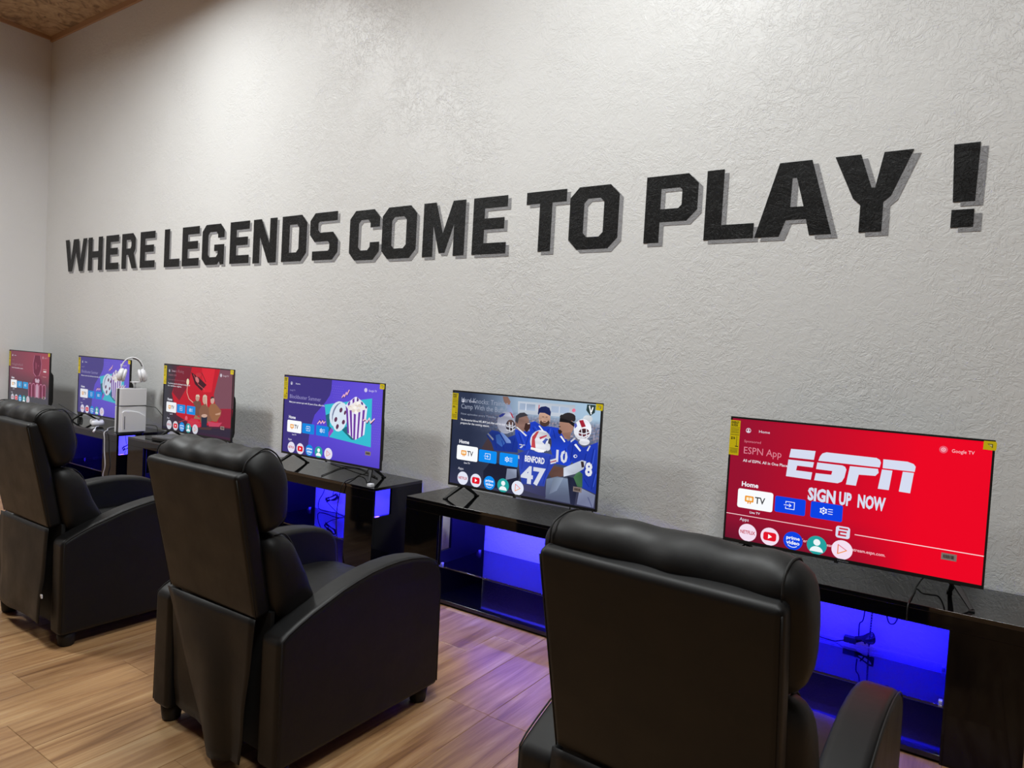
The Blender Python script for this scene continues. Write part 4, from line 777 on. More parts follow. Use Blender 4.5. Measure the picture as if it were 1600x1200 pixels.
slogan = thing('slogan', 'black block capital lettering with grey drop shadow across the white wall', 'sign', (-3.8, -.0012, 1.906))
for i, (ch, xa, xb) in enumerate(LETTERS):
    lp = FN[ch](xb-xa)
    z0 = 1.914 if i < 5 else 1.909 if i < 9 else 1.903 if i < 12 else 1.888 if i < 18 else 1.903
    sh = (2.226-z0)/H if i < 12 else 1.0
    lp = [[(a, b*(sh if i < 12 else (1.012 if i < 18 else 1.006))) for a, b in l] for l in lp]
    dx = .022 if i < 20 else .026
    o = flat_letter('letter', lp, xa+3.8, z0-1.906, -.0009, .0008, M_LETTER, slogan)
    o['label'] = 'black painted exclamation mark' if ch == '!' else 'black painted letter '+ch
    flat_letter('letter_shadow', lp, dx, -.018, .0013, .0007, M_SHADE, o)['label'] = 'grey painted drop shadow'

# ------------------------------------------------------------------ glass shelf television benches
BW, BD, BH = 1.2, .41, .53
def stand(x, label):
    t = thing('television_bench', label, 'tv stand', (x, -.42, 0), 0, 'glossy black television benches along the wall')
    G = M_GLOSS
    box('top_panel', 0, BW, 0, BD, .513, BH, G, t, .0015)
    box('fascia', 0, BW, .001, .018, .465, .513, M_GLOSS_SIDE, t, .001)
    box('front_panel', 0, .225, .002, .018, 0, .465, M_GLOSS_SIDE, t, .001)
    box('front_panel', .975, BW, .002, .018, 0, .465, M_GLOSS_SIDE, t, .001)
    # divider with a window near its front edge
    bm = bmesh.new()
    add_box(bm, .225, .240, .018, BD, .03, .272); add_box(bm, .225, .240, .105, BD, .272, .512)
    add_box(bm, .225, .240, .018, .024, .272, .465)
    from_bm('divider', bm, M_SATIN, t)
    bm = bmesh.new()
    add_box(bm, 1.184, 1.2, .018, BD, .03, .363); add_box(bm, 1.184, 1.2, .150, BD, .363, .513)
    from_bm('side_panel', bm, M_GLOSS_SIDE, t)
    box('side_panel', .978, .992, .018, BD, .03, .26, M_SATIN, t, .001)
    box('bottom_panel', 0, BW, .004, BD, .012, .03, G, t, .001)
    box('plinth', 0.01, BW-.01, .02, BD-.01, 0, .012, simple('dark_plinth', rgb(20, 18, 16), .6) if 'dp' not in _c else _c['dp'], t)
    box('glass_shelf', .241, .977, .004, BD-.006, .196, .203, M_GLASS, t, .001)
    for cx, cy in ((.247, .03), (.247, .36), (.966, .03), (.966, .36)):
        bm = bmesh.new(); add_box(bm, cx-.006, cx+.006, cy-.008, cy+.008, .188, .212); bevel(from_bm('shelf_clip', bm, M_CHROME, t), .002)
    box('led_strip', .26, .95, .020, .026, .470, .480, M_LED, t)
    return t
_c = {'dp': simple('dark_plinth', rgb(20, 18, 16), .6)}
STANDS = [(-7.975, 'glossy black television bench in the far left corner behind the recliner'),
 (-6.770, 'glossy black television bench carrying the white game console and headset'),
 (-5.40, 'glossy black television bench under the screen with three people on red'),
 (-3.93, 'glossy black television bench whose cables hang over its front edge'),
 (-2.482, 'glossy black television bench under the screen with football players'),
 (-.98, 'glossy black television bench under the bright red screen at right')]
LEDC = [(.03, .03, 1)]*3+[(.01, .01, 1), (.03, .03, 1), (0, 0, 1)]
for i, (x, lb) in enumerate(STANDS):
    stand(x, lb)
    # the bench's own blue LED strips: under the top, and along the shelf
    area('led_under_top', (x+.6, -.385, .462), .70, 13, LEDC[i], (0, .9, -1), .012)
    area('led_floor_glow', (x+.6, -.10, .455), .68, 2.8, (.07, .03, 1), (0, -.75, -1), .012)

# ------------------------------------------------------------------ televisions
TW, TH = 895, 515
def washed(w, gcol=(120, 120, 130)):
    return lambda c: tuple(c[i]*(1-w)+gcol[i]*w for i in range(3))
def lerp(a, b, t): t = max(0, min(1, t)); return tuple(a[i]*(1-t)+b[i]*t for i in range(3))
def interface(p, title, sub, label, pale, circ, tile, small=''):
    fg = (226, 226, 240)
    p.ring(fg, 73, 463, 9, 2); p.ell(fg, 73, 466, 3.2); p.ell(fg, 73, 459, 5.5, 3)
    p.text(fg, 'Home', 115, 458, 42, 11)
    if label: p.text(pale, label, 59, 414, 66 if label == 'Sponsored' else 52, 10)
    for txt, x, y, w, h, b in title: p.text(pale, txt, x, y, w, h, b)
    for txt, x, y, w, h in sub: p.text((232, 232, 240), txt, x, y, w, h, .5)
    p.text((240, 240, 248), 'Home', 61, 234, 66, 19, 1.6)
    p.rrect((250, 252, 255), 48, 145, 187, 223, 9)
    p.rrect((238, 152, 44), 77, 172, 112, 197, 4); p.rrect((250, 240, 210), 83, 178, 106, 191, 2); p.rect((238, 152, 44), 93, 178, 95, 191); p.rect((238, 152, 44), 88, 165, 93, 174); p.rect((238, 152, 44), 97, 165, 102, 174)
    p.text((58, 58, 62), 'TV', 117, 171, 40, 26, 1.2)
    p.text(fg, 'Live TV', 100, 127, 40, 9, 1)
    p.rrect(tile, 195, 151, 309, 215, 7); p.rrect(tile, 328, 151, 441, 215, 7)
    w = (240, 246, 255)
    for a, b in (((236, 198), (268, 198)), ((268, 198), (268, 170)), ((268, 170), (236, 170)), ((236, 170), (236, 177)), ((236, 198), (236, 191)), ((230, 184), (255, 184)), ((249, 190), (256, 184)), ((249, 178), (256, 184))): p.line(w, 2.6, [a, b])
    p.ring(w, 374, 184, 10, 3.4, 8); p.ell(w, 374, 184, 4)
    for k in range(6):
        a = math.radians(60*k+30); p.ell(w, 374+12.5*math.cos(a), 184+12.5*math.sin(a), 2.4, n=8)
    for yy in (193, 184, 175): p.line(w, 2.4, [(391, yy), (406, yy)])
    p.text(fg, 'Apps', 62, 92, 36, 13)
    cw = circ
    p.ell(cw, 97, 47, 35.5); p.text((190, 40, 60), 'NETFLIX', 68, 41, 59, 14, 1.2)
    p.ell(cw, 184, 47, 35.5); p.rrect((226, 18, 40), 159, 30, 209, 64, 9); p.poly((255, 255, 255), [(178, 38), (178, 56), (193, 47)])
    p.ell(tile, 272, 47, 36); p.text((240, 246, 255), 'prime', 247, 52, 50, 13, 1.6); p.text((240, 246, 255), 'video', 247, 33, 50, 14, 1.6); p.ring((240, 246, 255), 272, 47, 25, 2.6, 14, 225, 310)
    p.ell((36, 160, 158), 359, 47, 36); p.ell((240, 246, 250), 359, 58, 12.5); p.ell((240, 246, 250), 359, 22, 24, 21, 18, 0, 180)
    p.ell(cw, 448, 47, 36.5)
    for c_, a, b in (((238, 120, 60), (434, 30), (434, 65)), ((226, 128, 150), (434, 65), (464, 47)), ((240, 150, 70), (464, 47), (434, 30))): p.line(c_, 3.4, [a, b])
def google(p, col=(226, 226, 240), ring=(235, 120, 140)):
    p.ell(ring, 747, 466, 13); p.ring(col, 747, 466, 6, 2.4, 8); p.ell(col, 747, 466, 2.2)
    p.text(col, 'Google TV', 772, 459, 66, 12)
def pic_sport():
    p = Pic()
    def bg(x, y):
        c = lerp((150, 14, 46), (236, 2, 34), (x-60)/620)
        return lerp(lerp(c, (112, 18, 46), (170-y)/240*(1 if x < 420 else max(0, 1-(x-420)/240))), (84, 12, 34), (90-y)/160*max(0, 1-x/420))
    p.grid(bg, 7, 12, 888, 508, 44, 25)
    p.line((244, 200, 205), 3, [(7, 114), (409, 114)]); p.line((250, 214, 218), 3, [(488, 113), (888, 114)])
    Wc = (214, 220, 240)
    # sports network wordmark: split slanted strokes
    sl = .16
    def S(P): p.poly(Wc, [(x, y) for x, y in P])
    S([(241,408),(331,410),(327,375),(236,374)])
    S([(234,365),(328,366),(324,346),(269,346),(264,326),(325,326),(321,297),(229,298)]) if False else S([(234,365),(328,366),(325,345),(268,345),(265,326),(324,326),(321,297),(229,298)])
    S([(343,374),(348,392),(356,404),(370,410),(541,410),(552,404),(556,394),(553,376)])
    S([(340,367),(428,367),(438,363),(443,353),(438,322),(430,305),(416,297),(333,297),(337,325),(392,326),(395,341),(337,341)])
    S([(454,368),(548,370),(551,356),(541,343),(486,340),(479,297),(445,297)])
    S([(563,408),(640,409),(660,403),(667,394),(665,375),(563,375)])
    S([(561,370),(595,370),(588,297),(552,297)]); S([(628,371),(663,371),(656,296),(620,297)])
    for txt, x, w in (('SIGN', 312, 104), ('UP', 423, 48), ('NOW', 487, 97)): p.text(Wc, txt, x+2, 219, w-5, 46, 2.4)
    p.rrect((214, 220, 240), 422, 91, 471, 136, 9)
    for a in ((433, 124, 464, 130), (431, 112, 460, 118), (430, 99, 459, 105)): p.rect((200, 20, 50), *a)
    p.rect((200, 20, 50), 431, 99, 438, 118)
    p.text((250, 200, 210), 'Terms apply. Learn more at stream.espn.com.', 300, 50, 293, 12, .4)
    interface(p, [('ESPN App', 60, 368, 147, 28, 0)], [('All of ESPN. All in One Place.', 59, 334, 176, 11)], 'Sponsored', (218, 130, 148), (244, 222, 240), (8, 66, 226))
    google(p, (248, 196, 206), (232, 90, 112)); return p
def pic_team():
    p = Pic(); random.seed(3)
    def bg(x, y):
        sky = lerp((150, 172, 196), (168, 196, 218), (x-450)/400)
        n = noise.noise(Vector((x*.11, y*.13, 1))); n2 = noise.noise(Vector((x*.11, y*.13, 9)))
        crowd = (120+70*n+40*n2, 124+60*n, 146+66*n-30*n2)
        c = lerp(crowd, sky, (y-395)/40) if y > 355 else lerp((74, 82, 108), crowd, (y-300)/45)
        c = lerp(c, (54, 58, 74), (230-y)/120)
        dark = max(0, min(1, (420-x)/300)); c = lerp(c, (34, 42, 66), dark*.92)
        return lerp(c, (58, 56, 86), max(0, (110-y)/120)*.8)
    p.grid(bg, 7, 12, 888, 508, 150, 84)
    def photo_tone(c, x, y):
        k = 1+.30*noise.noise(Vector((x*.035, y*.035, 3)))-.10*max(0, (260-y)/260)
        c = tuple(max(0, min(255, q*k)) for q in c)
        return lerp(lerp(c, (54, 52, 84), max(0, (120-y)/120)*.45), (30, 36, 60), max(0, (440-x)/300)*.6)
    draw(p, PICTURES['team'], photo_tone)
    interface(p, [('Hard Knocks: Training', 61, 455, 300, 26, 0), ('Camp With the Buffalo...', 61, 421, 330, 26, 0), ('New episodes every Tuesday', 62, 388, 230, 10, 0)],
      [('The docuseries follows NFL MVP Josh Allen and his team as they', 62, 356, 330, 11), ('prepare for the coming season.', 62, 338, 190, 11)], '', (150, 158, 178), (226, 230, 246), (6, 140, 240))
    return p
def pic_popcorn(tone=None, sub=True):
    p = Pic(tone)
    def bg(x, y): return lerp(lerp((84, 66, 202), (98, 78, 214), (x-300)/500), (74, 58, 186), (120-y)/160)
    p.grid(bg, 7, 12, 888, 508, 20, 12)
    p.poly((60, 50, 124), [(7, 12), (255, 12), (258, 105), (270, 190), (305, 278), (350, 320), (400, 366), (436, 410), (448, 450), (450, 508), (7, 508)])
    draw(p, PICTURES['popcorn'][1:])
    interface(p, [('Blockbuster Summer', 61, 366, 298, 25, 0)], [('Make your summer epic with 30 years of box office hits.', 58, 337, 338, 11)], 'Google TV', (150, 144, 196), (226, 222, 240), (8, 132, 222))
    google(p, (220, 214, 246), (200, 190, 235)); return p
def pic_trio():
    p = Pic(washed(.10))
    def bg(x, y):
        c = lerp((70, 26, 40), (176, 18, 40), (x-120)/260); c = lerp(c, (26, 28, 50), (190-y)/150); return lerp(c, (52, 52, 60), (190-x)/130)
    p.grid(bg, 7, 12, 888, 508, 30, 18)
    draw(p, PICTURES['trio'])
    p.grid(lambda x, y: lerp((26, 24, 48), (60, 24, 48), x/880), 7, 12, 888, 30, 8, 1)
    interface(p, [('Sirens Rising', 100, 455, 170, 22, 0), ('Season one', 61, 425, 110, 20, 0), ('New episodes now streaming', 61, 392, 230, 9, 0)],
      [('Three friends chase the truth through a burning city and', 58, 362, 300, 11), ('its restless nights.', 58, 344, 190, 11)], '', (150, 100, 112), (214, 214, 224), (10, 136, 226))
    google(p, (226, 210, 220), (200, 190, 200)); return p
def pic_hands():
    p = Pic(washed(.12))
    def bg(x, y):
        c = lerp((118, 60, 76), (160, 62, 78), x/880); c = lerp(c, (84, 56, 66), (330-y)/160); return lerp(c, (70, 70, 76), (200-y)/140)
    p.grid(bg, 7, 12, 888, 508, 20, 14)
    draw(p, PICTURES['hands'])
    interface(p, [('Nightfall', 61, 366, 250, 22, 0)], [('A story told in whispers and shadows every single week.', 58, 337, 262, 10)], 'Google TV', (150, 110, 122), (196, 192, 204), (40, 148, 214))
    google(p, (200, 160, 170), (190, 140, 150)); return p
def label_pic():
    p = Pic(); Y = (236, 214, 0)
    p.rect(Y, 0, 357, 40, 500); K = (40, 36, 10)
    p.text(K, 'ENERGY', 4, 487, 31, 9, 2); p.text(K, 'GUIDE', 4, 476, 26, 9, 2); p.rect(K, 2, 470, 38, 471.2)
    for yy in (465, 461, 457, 452, 448): p.rect((110, 100, 20), 4, yy, 36, yy+1.3)
    p.text(K, '$16', 6, 422, 16, 10, 2); p.rect(K, 28, 395, 29.5, 435); p.rect(K, 3, 440, 37, 441.5); p.rect(K, 24, 392, 36, 395.5); p.rect(K, 3, 384, 37, 385)
    for yy in (379, 375, 371, 367): p.rect((110, 100, 20), 5, yy, 35, yy+1)
    return p
def corner_pic():
    p = Pic(); p.poly((240, 218, 10), [(861, 481), (896, 480), (898.5, 486), (899, 505), (896, 511), (862, 511)])
    p.poly((90, 84, 40), [(872, 502), (888, 502), (888, 488)]); p.poly((246, 236, 160), [(876, 499.5), (885.5, 499.5), (885.5, 492)])
    return p
def barcode_pic():
    p = Pic(); p.rect((176, 160, 156), 765, 79, 811, 103); x = 771; random.seed(5)
    while x < 803:
        w = random.choice((1, 1.6, 2.4)); p.rect((60, 44, 44), x, 85, x+w, 97); x += w+random.choice((.9, 1.4))
    return p
def television(x, y, pic, label, yaw=0.0, bench=BH):
    t = thing('television', label, 'television', (x, y, bench), yaw, 'flat televisions on the black benches')
    zb = .598-bench
    def part(name, x0, x1, y0, y1, z0, z1, m, bv=0): return box(name, x0, x1, y0, y1, zb+z0, zb+z1, m, t, bv)
    part('bezel', 0, .895, .002, .014, 0, .515, M_PLASTIC, .0012)
    bm = bmesh.new()
    for a in ((0, .007, -.0015, .002, 0, .515), (.888, .895, -.0015, .002, 0, .515), (.007, .888, -.0015, .002, .508, .515), (.007, .888, -.003, .002, 0, .0125)):
        add_box(bm, a[0], a[1], a[2], a[3], zb+a[4], zb+a[5])
    from_bm('frame', bm, M_PLASTIC, t)
    # rear housing, thicker low down
    bm = bmesh.new()
    add_prism(bm, [(.014, .49), (.020, .48), (.024, .34), (.044, .31), (.048, .28), (.048, .06), (.040, .03), (.014, .012)], lambda q, s: (s, q[0], zb+q[1]), .03, .868)
    bevel(from_bm('rear_housing', bm, M_FOOTPL, t), .004)
    s = pic.build('screen', M_SCREEN, t, .0018, .00001); s.location.z = zb
    lb = label_pic().build('energy_label', M_PRINT, t, -.0017); lb.location.z = zb; lb['label'] = 'yellow energy label with black print'
    cb = corner_pic().build('corner_sticker', M_PRINT, t, -.0017); cb.location.z = zb; cb['label'] = 'yellow corner sticker'
    bb = barcode_pic().build('barcode_sticker', M_PRINT, t, .0004); bb.location.z = zb; bb['label'] = 'pale barcode sticker'
    part('infrared_sensor', .424, .438, -.003, .004, -.006, .001, M_PLASTIC)
    p = Pic(); p.text((120, 122, 126), 'Hisense', 436, 3.5, 38, 6, 1); q = p.build('lettering', M_PRINT, t, -.0032); q.location.z = zb
    for sgn, ax in ((1, .085), (-1, .810)):
        bm = bmesh.new()
        xf, xb = ax-sgn*.055, ax+sgn*.0
        for (px, py) in ((xf, -.055), (xb+sgn*.012, .135)):
            A = Vector((ax, .022+(.010 if py > 0 else -.006), zb+.004)); B = Vector((px, py, .004))
            for P, Q, w in ((A, B, .007),):
                d = (Q-P).normalized(); sd = Vector((1, 0, 0)) if abs(d.x) < .9 else Vector((0, 1, 0)); n = d.cross(sd).normalized(); sd = n.cross(d).normalized()
                R = [[bm.verts.new(c+sd*a*w*k+n*b*w*.8*k) for a, b in ((-1, -1), (1, -1), (1, 1), (-1, 1))] for c, k in ((P, 1.5), (Q, .85))]
                for k in range(4): bm.faces.new([R[0][k], R[0][(k+1) % 4], R[1][(k+1) % 4], R[1][k]])
                bm.faces.new(R[0][::-1]); bm.faces.new(R[1])
            add_box(bm, px-.009, px+.009, py-.013, py+.013, 0, .006)
        add_box(bm, ax-.016, ax+.016, .006, .048, zb-.006, zb+.012)
        bmesh.ops.recalc_face_normals(bm, faces=bm.faces)
        bevel(from_bm('foot', bm, M_FOOTPL, t), .0015)
    return t
television(-7.955, -.305, pic_hands(), 'leftmost television, its dim maroon screen showing outlined hands')
television(-6.650, -.240, pic_popcorn(washed(.22, (130, 130, 150))), 'television with purple popcorn screen partly hidden by the white game console')
television(-5.202, -.262, pic_trio(), 'television showing three people on a red background')
television(-3.735, -.272, pic_popcorn(), 'television with purple popcorn bucket screen standing clear behind the middle recliner', .010)
television(-2.323, -.266, pic_team(), 'television showing football players in blue jerseys', .010)
television(-.812, -.312, pic_sport(), 'large bright red television screen nearest the camera, at right', .003)

# ------------------------------------------------------------------ recliners
def cushion(name, prof, xs, parent, puff, seed, mat=None, wr=.006, sub=1, pipe=None):
    cy = sum(p[0] for p in prof)/len(prof); cz = sum(p[1] for p in prof)/len(prof)
    bm = bmesh.new(); rings = []; n = len(prof); x0, x1 = xs; steps = 18
    for i in range(steps+1):
        u = i/steps; x = x0+(x1-x0)*u; e = min(u, 1-u)*(x1-x0)
        k = 1-puff*(1-min(1, e/.05))**2
        ring = []
        for (y, z) in prof:
            v = Vector((x, cy+(y-cy)*k, cz+(z-cz)*k))
            d = noise.noise(Vector((x*16+seed, v.y*7, v.z*9)))*wr + noise.noise(Vector((x*38+seed, v.y*9, v.z*14)))*wr*.45
            d += .0035*math.sin(len(ring)*2.4+seed)*max(0, 1-max(0, e-.02)/.06)
            dirv = Vector((0, v.y-cy, v.z-cz)).normalized()
            ring.append(bm.verts.new(v+dirv*d))
        rings.append(ring)
    for A, B in zip(rings, rings[1:]):
        for k in range(n): bm.faces.new([A[k], A[(k+1) % n], B[(k+1) % n], B[k]])
    for R, s in ((rings[0], -1), (rings[-1], 1)):
        c = sum((v.co for v in R), Vector())/n
        cx = c + Vector((s*.012, 0, 0)); mid = [bm.verts.new(c+(v.co-c)*.6+Vector((s*.008, 0, 0))) for v in R]; cv = bm.verts.new(cx)
        for k in range(n):
            bm.faces.new([R[k], R[(k+1) % n], mid[(k+1) % n], mid[k]]); bm.faces.new([mid[k], mid[(k+1) % n], cv])
    bmesh.ops.recalc_face_normals(bm, faces=bm.faces)
    paths = []
    if pipe:
        for R, sx in ((rings[1], 1), (rings[-2], -1)):
            c = sum((v.co for v in R), Vector())/n
            paths.append([tuple(c+(R[k].co-c)*.985) for k in range(*pipe)])
    o = subsurf(from_bm(name, bm, mat or M_LEATHER, parent, True), sub)
    for P in paths: tube('piping', P, .0024, M_SEAM, o, 5, 4)
    return o
ARM = [(.088,.055),(.088,.447),(.12,.464),(.16,.483),(.21,.504),(.267,.523),(.325,.543),(.384,.558),(.45,.571),(.514,.578),(.58,.580),(.64,.577),(.70,.568),(.745,.556),(.782,.537),(.806,.512),(.818,.480),(.823,.43),(.826,.055)]
def cloth(name, corners, parent, nx=14, nz=18, fold=None, seed=0):
    """hanging sheet: corners TL, TR, BR, BL as (x, y, z), fold(u, v) adds an offset in y"""
    TL, TR, BR, BLc = map(Vector, corners); bm = bmesh.new(); G = []
    for j in range(nz+1):
        v = j/nz; row = []
        for i in range(nx+1):
            u = i/nx; p = (TL*(1-u)+TR*u)*(1-v)+(BLc*(1-u)+BR*u)*v
            p.y += noise.noise(Vector((u*3+seed, v*2.5, seed)))*.014*v+(fold(u, v) if fold else 0)
            row.append(bm.verts.new(p))
        G.append(row)
    for j in range(nz):
        for i in range(nx): bm.faces.new([G[j][i], G[j][i+1], G[j+1][i+1], G[j+1][i]])
    o = from_bm(name, bm, M_LEATHER, parent, True)
    s = o.modifiers.new('solid', 'SOLIDIFY'); s.thickness = .003
    return o
def recliner(loc, rz, label, seed, skirt):
    t = thing('recliner', label, 'armchair', loc, rz, 'black recliners facing the screens')
    # rear shell of the backrest
    bm = bmesh.new(); R = []
    for u in (0, .12, .5, .88, 1):
        y0, z0 = -.015+(.079+.015)*u, .928+(.486-.928)*u; hw = .238-.010*u
        R.append([(hw, y0, z0), (-hw, y0, z0), (-hw, y0+.056, z0+.010), (hw, y0+.056, z0+.010)])
    V = [[bm.verts.new(p) for p in r] for r in R]
    for A, B in zip(V, V[1:]):
        for k in range(4): bm.faces.new([A[k], A[(k+1) % 4], B[(k+1) % 4], B[k]])
    bm.faces.new(V[0][::-1]); bm.faces.new(V[-1]); bmesh.ops.recalc_face_normals(bm, faces=bm.faces)
    sh = bevel(from_bm('back_shell', bm, M_LEATHER, t), .016, 3, 50)
    for s in (-1, 1):
        P = [(s*.2335, -.0085, .915), (s*.2285, .038, .70), (s*.2235, .0815, .492)]
        tube('piping', P, .0018, M_SEAM, sh, 5, 4)
    # headrest cushion draped over the top
    head = [(.030,.905),(.012,.935),(.022,.968),(.052,.990),(.088,.996),(.124,.985),(.150,.955),(.166,.905),(.176,.845),(.176,.790),(.163,.750),(.130,.733),(.085,.735),(.062,.80)]
    cushion('headrest_cushion', head, (-.254, .254), t, .20, seed, wr=.014, pipe=(1, 11))
    lum = [(.085,.735),(.13,.742),(.172,.732),(.205,.695),(.232,.645),(.255,.590),(.275,.540),(.298,.498),(.285,.462),(.235,.442),(.180,.440),(.135,.47),(.115,.56),(.095,.65)]
    cushion('lumbar_cushion', lum, (-.252, .252), t, .16, seed+5, wr=.012, pipe=(1, 8))
    seat = [(.20,.40),(.26,.428),(.40,.438),(.55,.442),(.70,.440),(.78,.428),(.818,.395),(.826,.34),(.80,.30),(.60,.285),(.40,.285),(.22,.31)]
    cushion('seat_cushion', seat, (-.236, .236), t, .08, seed+9, wr=.003)
    for s in (-1, 1):
        bm = bmesh.new(); add_prism(bm, ARM, lambda q, a: (a, q[0], q[1]), s*.236, s*.330)
        a = bevel(from_bm('armrest', bm, M_LEATHER, t), .020, 4, 60)
        inset = [(y+(.010 if y < .1 else 0)-(.010 if y > .8 else 0), z-.004) for y, z in ARM[1:-1]]
        P = [(s*.3275, y, z) for y, z in [(.094, .07)]+inset+[(.818, .07)]]
        tube('piping', P, .0022, M_SEAM, a, 5, 0)
    b = box('base', -.235, .235, .14, .80, .06, .30, M_LEATHER, t, .01); b['label'] = 'dark upholstered base between the arms'
    box('rear_panel', -.234, .234, .125, .140, .07, .50, M_SEAM, t)
    fp = cushion('footrest_panel', [(.79,.08),(.822,.085),(.836,.16),(.836,.26),(.822,.30),(.79,.30)], (-.232, .232), t, .06, seed+3, wr=.002)
    for sx in (-1, 1):
        for y in (.135, .765):
            bm = bmesh.new(); add_lathe(bm, [(.024, 0), (.030, .006), (.033, .030), (.036, .058)], 18, Matrix.Translation((sx*.283, y, 0)))
            from_bm('leg', bm, M_FOOTPL, t, True)
    sk = skirt(t)
    return t
def skirt_b(t):
    f = lambda u, v: -.030*math.sin(math.pi*min(1, u*1.4))*v**.7
    o = cloth('back_skirt', [(-.222, .072, .492), (.226, .080, .490), (.205, .062, .055), (.015, .085, .02)], t, fold=f, seed=2)
    cloth('skirt_fold', [(-.226, .090, .490), (-.19, .092, .490), (.030, .110, .065), (-.226, .112, .075)], t, 6, 12, seed=4)
    return o
def skirt_a(t):
    f = lambda u, v: -.016*math.sin(math.pi*u*.9+.4)*v-.020*max(0, u-.75)*4*max(0, v-.55)*2
    o = cloth('back_skirt', [(-.226, .072, .492), (.228, .080, .490), (.232, .060, .100), (-.235, .085, .085)], t, fold=f, seed=6)
    bm = bmesh.new(); add_box(bm, .226, .240, .056, .060, .205, .220); g_ = from_bm('care_tag', bm, M_WHITE, t); g_['label'] = 'small white tag at the skirt corner'
    return o
def skirt_c(t):
    f = lambda u, v: -.020*math.sin(math.pi*u*1.5)*v
    return cloth('back_skirt', [(-.226, .072, .492), (.226, .080, .490), (.226, .070, .08), (-.25, .075, .07)], t, fold=f, seed=9)
recliner((-3.353, -1.962, 0), math.radians(0), 'black leatherette recliner at left, cut by the left edge of the photo', 1.3, skirt_a)
recliner((-1.923, -1.994, 0), math.radians(.4), 'black leatherette recliner in the middle, seen whole from behind', 4.1, skirt_b)
recliner((-.456, -2.003, 0), math.radians(-2.9), 'black leatherette recliner at right in front of the red television', 8.7, skirt_c)

# ------------------------------------------------------------------ game console, headset, gamepad
def console():
    t = thing('game_console', 'white upright game console at the right edge of its bench', 'game console', (-5.655, -.275, BH))
    d, h = .105, .358
    for s, nm in ((1, 'right'), (-1, 'left')):
        # side shell: outer plate with flared front edge, split by a dark groove
        for z0, z1 in ((.004, .214), (.219, h)):
            bm = bmesh.new()
            pts = [(-d-.004, .030), (-d+.02, .040), (.04, .044), (d, .040), (d, .034), (-d+.01, .022)]
            add_prism(bm, [(a*1.0, b) for a, b in pts], lambda q, z: (s*q[1], q[0], z), z0, z1)
            o = bevel(from_bm('side_plate', bm, M_WHITE, t), .004, 2)
    bm = bmesh.new(); add_box(bm, -.026, .026, -d+.006, d-.004, .0, h-.004); add_box(bm, -.030, .030, -d+.03, d-.01, .213, .220)
    c = bevel(from_bm('core', bm, M_PLASTIC, t), .003); c['label'] = 'black core between the white plates'
    box('groove', .0415, .0435, -d, d-.002, .2135, .2195, M_PLASTIC, t)
    # raised disc-drive cover with its slot
    bm = bmesh.new()
    pts = [(-d+.012, .006), (-d+.012, .165), (-d+.03, .180), (-.02, .178), (.04, .165), (.085, .140), (.1, .125), (.1, .006)]
    add_prism(bm, pts, lambda q, x: (x, q[0], q[1]), .043, .052)
    v = bevel(from_bm('drive_cover', bm, M_WHITE, t), .005, 3)
    box('disc_slot', .0515, .0528, -d+.030, -d+.036, .03, .135, M_GREYPL, t)
    box('base_foot', -.04, .04, -.06, .06, -.0, .004, M_PLASTIC, t)
console()
def headset():
    st = thing('headset_holder', 'slim white post holding the headset above the game console', 'holder', (-5.655, -.275, BH+.358))
    tube('post', [(0, .03, 0), (0, .03, .05)], .006, M_WHITE, st, 8, 0)
    bm = bmesh.new(); add_box(bm, -.03, .03, .0, .06, .046, .054); bevel(from_bm('cradle', bm, M_WHITE, st), .002)
    t = thing('headset', 'white over-ear headset perched above the game console', 'headphones', (-5.675, -.262, BH+.358+.054))
    m = Matrix.Rotation(math.radians(62), 4, 'Z')
    def P(a, z, b=0): return tuple(m @ Vector((a, b, z)))
    arc = [P(-.083*math.cos(a), .085+.112*math.sin(a)) for a in [math.pi*k/12 for k in range(13)]]
    bm = bmesh.new()
    Q = [Vector(q) for q in arc]; side = m @ Vector((0, 1, 0)); rings = []
    for i, q in enumerate(Q):
        tn = (Q[min(i+1, 12)]-Q[max(i-1, 0)]).normalized(); n = tn.cross(side).normalized()
        rings.append([bm.verts.new(q+side*a*.014+n*b*.005) for a, b in ((-1, -.6), (-1, .6), (-.5, 1), (.5, 1), (1, .6), (1, -.6), (.5, -1), (-.5, -1))])
    for A, B in zip(rings, rings[1:]):
        for k in range(8): bm.faces.new([A[k], A[(k+1) % 8], B[(k+1) % 8], B[k]])
    bm.faces.new(rings[0][::-1]); bm.faces.new(rings[-1]); bmesh.ops.recalc_face_normals(bm, faces=bm.faces)
    subsurf(from_bm('headband', bm, M_WHITE, t, True), 1)
    tube('inner_pad', [P(.076*math.cos(a), .088+.103*math.sin(a)) for a in [math.pi*k/8 for k in range(1, 5)]], .008, M_GREYPL, t, 8, 4)
    for s in (-1, 1):
        tilt = Matrix.Translation(m @ Vector((s*.078, 0, .052))) @ m @ Matrix.Rotation(s*math.radians(90-12), 4, 'Y')
        bm = bmesh.new(); add_lathe(bm, [(.014, .028), (.042, .022), (.054, .008), (.055, -.004), (.048, -.010)], 22, tilt)
        c = from_bm('ear_cup', bm, M_WHITE, t, True)
        bm = bmesh.new(); add_lathe(bm, [(.044, -.011), (.053, -.014), (.054, -.026), (.044, -.034), (.026, -.030)], 22, tilt)
        from_bm('ear_pad', bm, M_WHITE, c, True)
        tube('yoke', [P(s*.083, .10), P(s*.088, .085, .0), P(s*.094, .06, 0)], .006, M_GREYPL, t, 8, 3)
headset()
